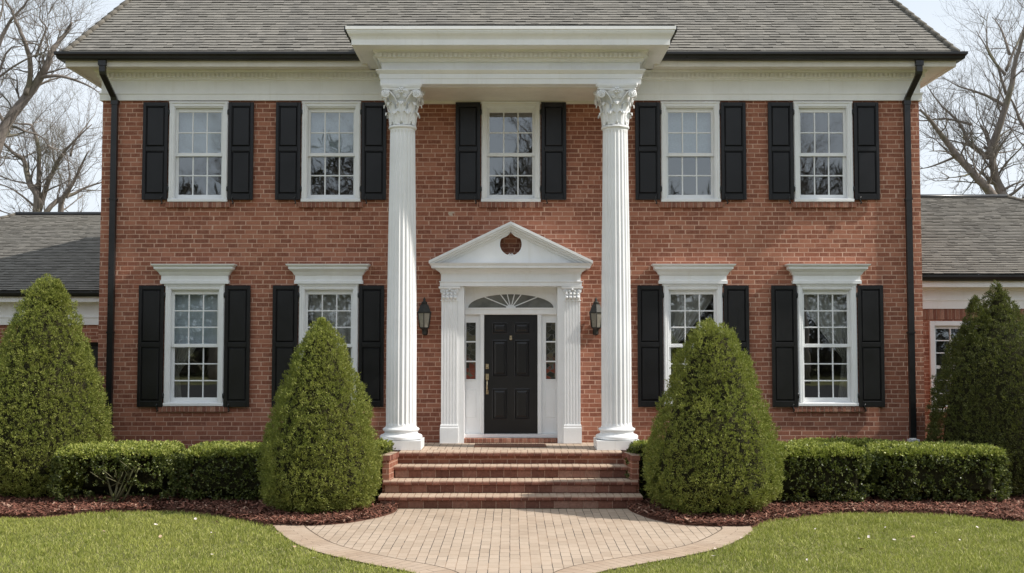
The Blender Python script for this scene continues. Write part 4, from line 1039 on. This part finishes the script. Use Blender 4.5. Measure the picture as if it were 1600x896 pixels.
def hedge(name,label,cx,cy,hx,hy,z0,z1,seed,n=3600,stems=0,rot=0,holes=0,group='clipped hedges in the mulch beds'):
    r=np.random.default_rng(seed); t=thing(name,label,'hedge',(cx,cy,0),group,rz=rot)
    hz=(z1-z0)/2; zc=(z0+z1)/2; cr=min(hx,hy,hz)*.62; pts=[];nr=[]; tops=[]
    areas=np.array([hy*hz,hy*hz,hx*hz*.8,hx*hz*.5,hx*hy*1.9,hx*hy*.5]); areas/=areas.sum()
    while len(pts)<n:
        fc=r.choice(6,p=areas); u=r.uniform(-1,1,3); q=[u[0]*hx,u[1]*hy,u[2]*hz]
        if fc<2: q[0]=hx*(1 if fc else -1)
        elif fc<4: q[1]=hy*(-1 if fc==2 else 1)
        else: q[2]=hz*(1 if fc==4 else -1)
        c=[max(-h+cr,min(h-cr,a)) for a,h in zip(q,(hx,hy,hz))]; d=Vector(q)-Vector(c); n_=d.normalized() if d.length>1e-6 else Vector((0,0,1))
        lump=fbm((q[0]+cx,q[1],q[2]),3.0,seed)*.07+fbm((q[0],q[1],q[2]),9,seed)*.055
        if fc==4: lump*=.35
        p=Vector(c)+n_*(cr+lump-abs(r.normal(0,.03)))
        zz=p.z+zc
        if holes and fc!=4 and zz<z0+(z1-z0)*.62 and fbm((q[0]*1.5,q[1],q[2]),3.2,seed+9)>-.05+.5*(zz-z0)/(z1-z0)-holes*.2: 
            if r.uniform()<.8: continue
        if stems and fc!=4 and p.y<0 and zz<z0+.40-.45*abs(p.x-.12): 
            if r.uniform()<.93: continue
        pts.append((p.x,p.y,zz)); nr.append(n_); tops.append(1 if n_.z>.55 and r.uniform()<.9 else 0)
    v,f=sprays(np.array(pts),np.array([tuple(q) for q in nr]),r,blade=(.028,.05),width=(.008,.015),per=9,up=.35,spread=.7,fat=.45)
    part('foliage',fastmesh('foliage',v,f,4,[M['box'],M['boxlit']],np.repeat(np.array(tops),9)),t)
    c=MB(); k=.80; cz0=z0+.10+(.16 if stems else 0)
    c.bbox(-hx*k,hx*k,hy*.12 if stems else -hy*k,hy*k,z0+.04 if stems else cz0,z1-.09,min(hx,hy)*.2); c.build('inner_shade',M['core'],t)
    s=MB(); rr=random.Random(seed)
    for b in range(max(2,int(hx*2.2))):
        bx=(-hx+2*hx*(b+.5)/max(2,int(hx*2.2)))*.8 if not stems else .12+rr.uniform(-.12,.12); by=-hy*.75 if stems else rr.uniform(-.3,.2)*hy
        for k in range(4):
            a=rr.uniform(-1.3,1.3); ex=bx+math.sin(a)*rr.uniform(.2,.45); ey=by-rr.uniform(-.1,.6)*hy*.8; p0=(bx+rr.uniform(-.05,.05),by+rr.uniform(-.05,.05),0.03)
            p2=(ex,max(-hy*.92,ey),z0+(z1-z0)*rr.uniform(.55,.8)); p1=((p0[0]*.6+p2[0]*.4),(p0[1]*.5+p2[1]*.5),z0*.4+.22*(z1-z0))
            s.tube([p0,p1,p2],[.024,.015,.007],6)
            for g_ in range(2):
                m_=Vector(p1).lerp(Vector(p2),rr.uniform(.1,.8)); s.tube([m_,m_+Vector((rr.uniform(-.25,.25),rr.uniform(-.25,.1),rr.uniform(.08,.25)))],[.009,.004],5)
    s.build('stem',M['stem'],t)
hedge('clipped_hedge','flat topped hedge with bare pale stems beside the tall left yew',-5.98,-1.85,.89,.62,.06,.86,21,4200,stems=1,holes=1)
hedge('clipped_hedge','dark flat topped hedge between the bare stemmed hedge and left cone yew',-4.10,-1.70,.92,.56,.03,.85,22,3800)
hedge('clipped_hedge','short rounded hedge right of the blunt cone yew',4.58,-1.92,.80,.54,.05,.86,23,3600,holes=.4)
hedge('clipped_hedge','longest flat hedge running in front of the two peaked yew',6.48,-1.84,.98,.58,.05,.86,24,5000,holes=.4,rot=-.05)
hedge('clipped_hedge','low green hedge tucked between left cone yew and brick steps',-2.29,-1.80,.42,.24,.05,.90,25,2000)
hedge('clipped_hedge','low green hedge tucked between blunt cone yew and brick steps',2.29,-1.80,.42,.24,.05,.90,26,2000)
hedge('clipped_hedge','thin hedge strip close to the brick wall near the right downspout',5.45,-.62,.9,.28,.05,.82,27,2200)

# ------------------------------------------------------------------ bare trees
def bare_tree(label,limbs,radii,y,root,seed,dens=1.0,group='bare trees behind the house'):
    rr=random.Random(seed); t=thing('bare_tree',label,'tree',root,group); ro=Vector(root); tr=MB(); br=MB(); segs=[]
    for li,(pl,r0) in enumerate(zip(limbs,radii)):
        ph=rr.uniform(0,6); n=len(pl); pts=[]
        dy=rr.uniform(-1.4,1.4) if li else 0
        for i,(x,z) in enumerate(pl): pts.append(Vector((x,y+dy*(i/(n-1))+.12*math.sin(i*1.3+ph)*(i>0),z))-ro)
        # smooth
        sm=[]
        for i in range(n-1):
            p0,p1,p2,p3=pts[max(i-1,0)],pts[i],pts[i+1],pts[min(i+2,n-1)]
            for k in range(3):
                u=k/3; sm.append(.5*(2*p1+(p2-p0)*u+(2*p0-5*p1+4*p2-p3)*u*u+(3*p1-p0-3*p2+p3)*u**3))
        sm.append(pts[-1]); N=len(sm); rad=[max(.010,r0*.8*(1-.84*i/(N-1))) for i in range(N)]
        tr.tube([p+Vector((rr.uniform(-1,1),rr.uniform(-1,1),0))*.012 for p in sm],rad,9)
        L=sum((sm[i+1]-sm[i]).length for i in range(N-1)); segs.append((sm,rad,L))
    def grow(p,d,L,r,lev):
        n=5 if lev<2 else 4; pts=[p]; q=p; dd=d.copy()
        for i in range(n):
            dd=(dd+Vector((rr.gauss(0,.20),rr.gauss(0,.20),rr.gauss(.05,.16)))).normalized(); q=q+dd*L/n; pts.append(q)
        br.tube(pts,[r*(1-.7*i/n) for i in range(n+1)],4 if lev<2 else 3,cap=False)
        if lev>=3: return
        m=int((3,4,4)[lev]*dens+rr.random())
        for k in range(m):
            i=rr.randint(1,n); u=pts[i]; ax=Vector((rr.gauss(0,1),rr.gauss(0,1),rr.gauss(.15,1))).normalized()
            nd=(dd+ax*.75).normalized(); grow(u,nd,L*rr.uniform(.45,.75),max(.0022,r*.45),lev+1)
        grow(pts[-1],(dd+Vector((rr.gauss(0,.25),rr.gauss(0,.25),.05))).normalized(),L*.7,max(.0022,r*.4),lev+1)
    for sm,rad,L in segs:
        N=len(sm); cnt=int(L*2.3*dens)+2
        for k in range(cnt):
            i=min(N-2,int(N*(.18+.82*(k+rr.random())/cnt)))
            if sm[i].z+root[2]<6.0: continue
            tg=(sm[i+1]-sm[i]).normalized(); ax=Vector((rr.gauss(0,1),rr.gauss(0,.8),rr.gauss(.25,.8))).normalized()
            grow(sm[i],(tg*.7+ax*.8).normalized(),rr.uniform(.7,1.5),max(.009,rad[i]*.32),0 if rad[i]>.05 else 1)
    o1=tr.build('trunk',M['bark'],t,fix=False); o2=br.build('branches',M['twig'],t,fix=False)
    return t,(o1,o2)
L1=[[(-16,0),(-15.3,2.5),(-14.61,4.74),(-14.14,6.28),(-13.82,7.23),(-13.54,8.26),(-13.01,9.08),(-12.64,9.53),(-12.43,9.82),(-12.31,10.17),(-12.22,10.47),(-12.02,10.78),(-11.82,11.04)],
[(-13.01,9.08),(-12.88,9.48),(-12.77,10.0),(-12.84,10.43),(-12.97,10.81),(-13.09,11.13),(-13.24,11.48),(-13.3,12.3)],
[(-12.64,9.53),(-12.16,9.56),(-11.73,9.48),(-11.3,9.3),(-10.99,9.08)],
[(-13.54,8.26),(-13.6,8.56),(-13.43,8.76),(-13.18,8.83)],
[(-14.14,6.28),(-14.03,8.52),(-13.8,9.74),(-13.56,10.61),(-13.31,11.04),(-12.89,11.34),(-12.59,11.65)],
[(-14.04,9.22),(-13.7,9.37),(-12.86,9.86),(-12.17,10.0),(-11.93,10.05)],
[(-12.78,10.08),(-12.6,10.47),(-12.45,10.87),(-12.51,11.04),(-12.4,11.8)],
[(-14.03,8.52),(-13.55,10.17),(-13.13,10.34)],[(-13.8,9.74),(-13.77,10.78),(-13.67,11.48),(-13.7,12.4)]]
L2=[[(-14.2,0),(-14.35,4),(-14.4,6.04),(-14.38,6.92),(-14.58,7.21),(-14.79,7.7),(-14.93,8.04),(-15.19,8.23),(-15.49,8.55),(-15.78,8.69)],
[(-14.38,6.92),(-14.3,7.6),(-14.21,8.19),(-14.32,8.69),(-14.46,8.98),(-14.82,8.98),(-15.31,9.14)],
[(-14.37,6.4),(-14.09,7.21),(-13.81,7.7),(-13.43,8.1),(-13.05,8.39),(-12.47,8.92)],
[(-14.27,6.2),(-13.89,6.78),(-13.5,7.02),(-13.12,7.25),(-12.44,7.47)],
[(-14.2,4.2),(-13.62,6.04),(-13.44,6.72),(-13.21,7.02),(-12.84,7.6),(-12.46,8.08)],
[(-13.81,7.7),(-13.92,8.1),(-14.06,8.59),(-14.2,9.18)],[(-13.43,8.1),(-13.28,8.59),(-13.06,9.08),(-12.87,9.47)],
[(-14.93,8.04),(-14.8,8.29),(-14.75,8.55)],[(-13.5,6.82),(-13.53,7.41),(-13.56,7.9),(-13.63,8.19)],[(-14.4,6.5),(-14.96,7.02),(-15.4,7.21)]]
RT=[[(14.7,0),(14.8,4),(14.64,6.31),(14.54,6.78),(14.33,7.26),(14.19,7.73),(14.1,8.11),(14.07,8.49),(13.93,8.88)],
[(14.1,7.98),(14.24,8.49),(14.45,9.35),(14.58,9.93),(14.67,10.5),(14.79,11.08),(14.88,11.66),(15.01,12.33),(15.1,13.2)],
[(14.11,7.88),(13.82,8.17),(13.67,8.49),(13.61,8.93),(13.28,9.35),(13.0,9.74),(12.77,10.35)],
[(14.19,7.79),(14.42,8.11),(14.62,8.44),(14.87,8.74),(15.35,9.01)],
[(14.75,4.6),(14.38,6.31),(14.03,6.78),(13.61,7.26),(13.15,7.83),(12.78,8.3),(12.41,8.68),(12.09,8.97),(11.85,9.2)],
[(13.91,8.11),(13.54,8.3),(13.07,8.49),(12.54,8.63)],
[(14.78,5),(15.3,7.0),(15.23,8.02),(15.15,8.68),(15.01,9.07),(14.89,9.45),(14.65,9.77)],
[(14.57,9.45),(14.33,9.74),(13.95,9.97),(13.58,10.21),(13.27,10.6)],
[(14.66,10.35),(14.35,10.79),(14.08,11.27),(13.9,11.75)],[(14.79,10.98),(14.85,11.85),(14.92,12.53)],
[(14.45,6.91),(14.83,7.1),(15.35,7.29)],[(13.15,7.83),(12.68,8.0),(12.07,7.96)],[(13.06,7.9),(12.52,7.67),(12.07,7.56)],
[(13.97,8.21),(14.57,8.09),(15.33,8.28)],[(13.61,8.88),(13.04,9.16),(12.42,9.16),(12.14,9.45)],[(14.67,10.5),(15.1,11.2),(15.6,12.0),(15.9,13.0)],[(14.65,9.77),(14.5,10.6),(14.3,11.4),(14.4,12.4)]]
_,gt1=bare_tree('tall bare tree leaning in from the left edge above the wing roof',L1,[.26,.10,.07,.06,.11,.05,.05,.06,.06],10,(-16,10,0),31)
bare_tree('spreading bare tree with mossy trunks rising behind the left wing roof',L2,[.19,.10,.12,.11,.14,.05,.05,.04,.05,.05],14,(-14.2,14,0),32,1.15)
_,gt3=bare_tree('big bare tree with a leaning second trunk behind the right wing roof',RT,[.27,.14,.10,.09,.22,.05,.13,.07,.06,.06,.06,.05,.05,.05,.05,.06,.06],13,(14.7,13,0),33,1.0)
# trees across the street: the windows mirror them
for i,(x,y,src,s,a) in enumerate(((-9,-48,gt3,1.25,.4),(1.5,-46,gt3,1.3,2.0),(10,-48,gt1,1.35,2.6),(18,-47,gt3,1.2,4.0),(-19,-50,gt1,1.3,1.1))):
    t=thing('bare_tree','bare tree across the street mirrored in the window panes','tree',(x,y,0),'bare trees mirrored in the windows',rz=a); t.scale=(s,s,s)
    for o in src: part(o.name.split('.')[0],o.data,t)
def woods():  # added woods behind the camera, there to darken reflections in the panes
    r=np.random.default_rng(9); n=26000; x=r.uniform(-80,80,n); y=-64+r.normal(0,4,n); hh=np.array([15.5+5*noise.noise((a*.11,0,0))+2.5*noise.noise((a*.5,3,0)) for a in x]); z=r.power(.62,n)*hh
    v,f=sprays(np.stack([x,y,z],1),np.tile(np.array([[0,1,.3]]),(n,1)),r,blade=(.7,1.9),width=(.03,.10),per=5,spread=.6)
    me=fastmesh('added_woods',v,f,4,[M['woods']]); o=bpy.data.objects.new('added_woods',me); col.objects.link(o); tag(o,'added unseen band of woods that darkens the window reflections','woods',None,'stuff')
woods()

# ------------------------------------------------------------------ petals fallen on the lawn
pet=MB(); pet.add([(-.02,-.012,.0),(.0,-.018,.006),(.024,-.006,.012),(.022,.012,.01),(0,.016,.004),(-.022,.008,.002),(0,0,.0)],[(0,1,6),(1,2,6),(2,3,6),(3,4,6),(4,5,6),(5,0,6)])
pm_=pet.build('fallen_petal',M['petal']); col.objects.unlink(pm_); pl_=pm_.data.copy(); pl_.materials.clear(); pl_.materials.append(M['dryleaf'])
PET=[(-4.31,-3.64,0),(-3.65,-3.2,0),(-2.9,-4.5,0),(-3.05,-5.3,0),(-2.2,-6.3,0),(-2.95,-4.75,1),(-2.55,-5.2,0),(-4.35,-5.0,1),(-6.2,-3.75,0),(-3.95,-3.9,1),(-3.4,-6.1,0),(-5.2,-4.6,1),(-4.7,-4.1,0),(-2.55,-5.65,1),(-3.8,-4.7,0),
 (4.35,-4.45,0),(4.9,-4.3,0),(3.9,-3.75,1),(3.95,-4.42,0),(2.86,-5.05,0),(3.0,-4.85,1),(5.0,-5.0,1),(4.7,-5.2,0),(5.5,-5.2,0),(6.2,-5.3,1),(6.1,-4.3,0),(6.8,-4.65,0),(4.3,-5.1,0),(4.45,-5.0,0),(2.3,-6.2,0),(4.1,-5.8,1),(2.4,-5.75,0),(3.3,-6.4,0),(5.4,-4.7,0)]
for x,y,k in PET:
    o=bpy.data.objects.new('dry_leaf' if k else 'fallen_petal',pl_ if k else pm_.data); col.objects.link(o); o.location=(x,y,.034); o.rotation_euler=(random.uniform(-.4,.4),random.uniform(-.4,.4),random.uniform(0,6)); sc=random.uniform(.55,1.1)*(1.3 if k else 1); o.scale=(sc,sc,sc)
    side='left' if x<0 else 'right'
    if k: tag(o,'curled tan dead leaf lying on the %s lawn'%side,'leaf','dead leaves on the %s lawn'%side)
    else: tag(o,'small pale pink petal lying on the %s lawn'%side,'petal','fallen petals on the %s lawn'%side)

# ------------------------------------------------------------------ sky, sun, camera
AZ_,EL=R(80),R(44)    # sun to the right of the facade's normal
sd=Vector((math.sin(AZ_)*math.cos(EL),-math.cos(AZ_)*math.cos(EL),math.sin(EL)))
wd=bpy.data.worlds.new('World'); scene.world=wd; wd.use_nodes=True; nt=wd.node_tree
for n in list(nt.nodes): nt.nodes.remove(n)
sky=nt.nodes.new('ShaderNodeTexSky'); sky.sky_type='NISHITA'; sky.sun_disc=False; sky.sun_elevation=EL; sky.sun_rotation=math.atan2(sd.x,sd.y); sky.dust_density=3; sky.air_density=1
b1=nt.nodes.new('ShaderNodeBackground'); b1.inputs[1].default_value=.12; nt.links.new(sky.outputs[0],b1.inputs[0])
tc=nt.nodes.new('ShaderNodeTexCoord'); mp=nt.nodes.new('ShaderNodeMapping'); mp.inputs['Scale'].default_value=(1.2,1.2,3.0); nt.links.new(tc.outputs['Generated'],mp.inputs[0])
nz=nt.nodes.new('ShaderNodeTexNoise'); nz.inputs['Scale'].default_value=1.6; nz.inputs['Detail'].default_value=5; nt.links.new(mp.outputs[0],nz.inputs['Vector'])
rp=nt.nodes.new('ShaderNodeValToRGB'); rp.color_ramp.elements[0].position=.3; rp.color_ramp.elements[0].color=(.70,.78,.865,1); rp.color_ramp.elements[1].position=.68; rp.color_ramp.elements[1].color=(.83,.885,.945,1); nt.links.new(nz.outputs['Fac'],rp.inputs[0])
b2=nt.nodes.new('ShaderNodeBackground'); b2.inputs[1].default_value=1.2; nt.links.new(rp.outputs[0],b2.inputs[0])
mx=nt.nodes.new('ShaderNodeMixShader'); mx.inputs[0].default_value=.88; nt.links.new(b1.outputs[0],mx.inputs[1]); nt.links.new(b2.outputs[0],mx.inputs[2])
ow=nt.nodes.new('ShaderNodeOutputWorld'); nt.links.new(mx.outputs[0],ow.inputs[0])
sl=bpy.data.lights.new('sun','SUN'); sl.energy=5.0; sl.angle=R(.9); sl.color=(1,.94,.85)
so=bpy.data.objects.new('sun',sl); col.objects.link(so); so.rotation_euler=(-sd).to_track_quat('-Z','Y').to_euler(); so.location=sd*40
cd=bpy.data.cameras.new('camera'); cd.sensor_width=36; cd.lens=1680/1600*36; cd.clip_end=2000; cd.clip_start=.1
co=bpy.data.objects.new('camera',cd); col.objects.link(co); co.location=(.02,-18.5,2.45); co.rotation_euler=(math.pi/2+math.atan(87/1680),0,0); scene.camera=co
scene.view_settings.view_transform='Standard'; scene.view_settings.look='None'; scene.view_settings.exposure=0; scene.view_settings.gamma=1
scene.render.engine='CYCLES'; scene.cycles.max_bounces=8; scene.cycles.transparent_max_bounces=16; scene.cycles.use_denoising=True
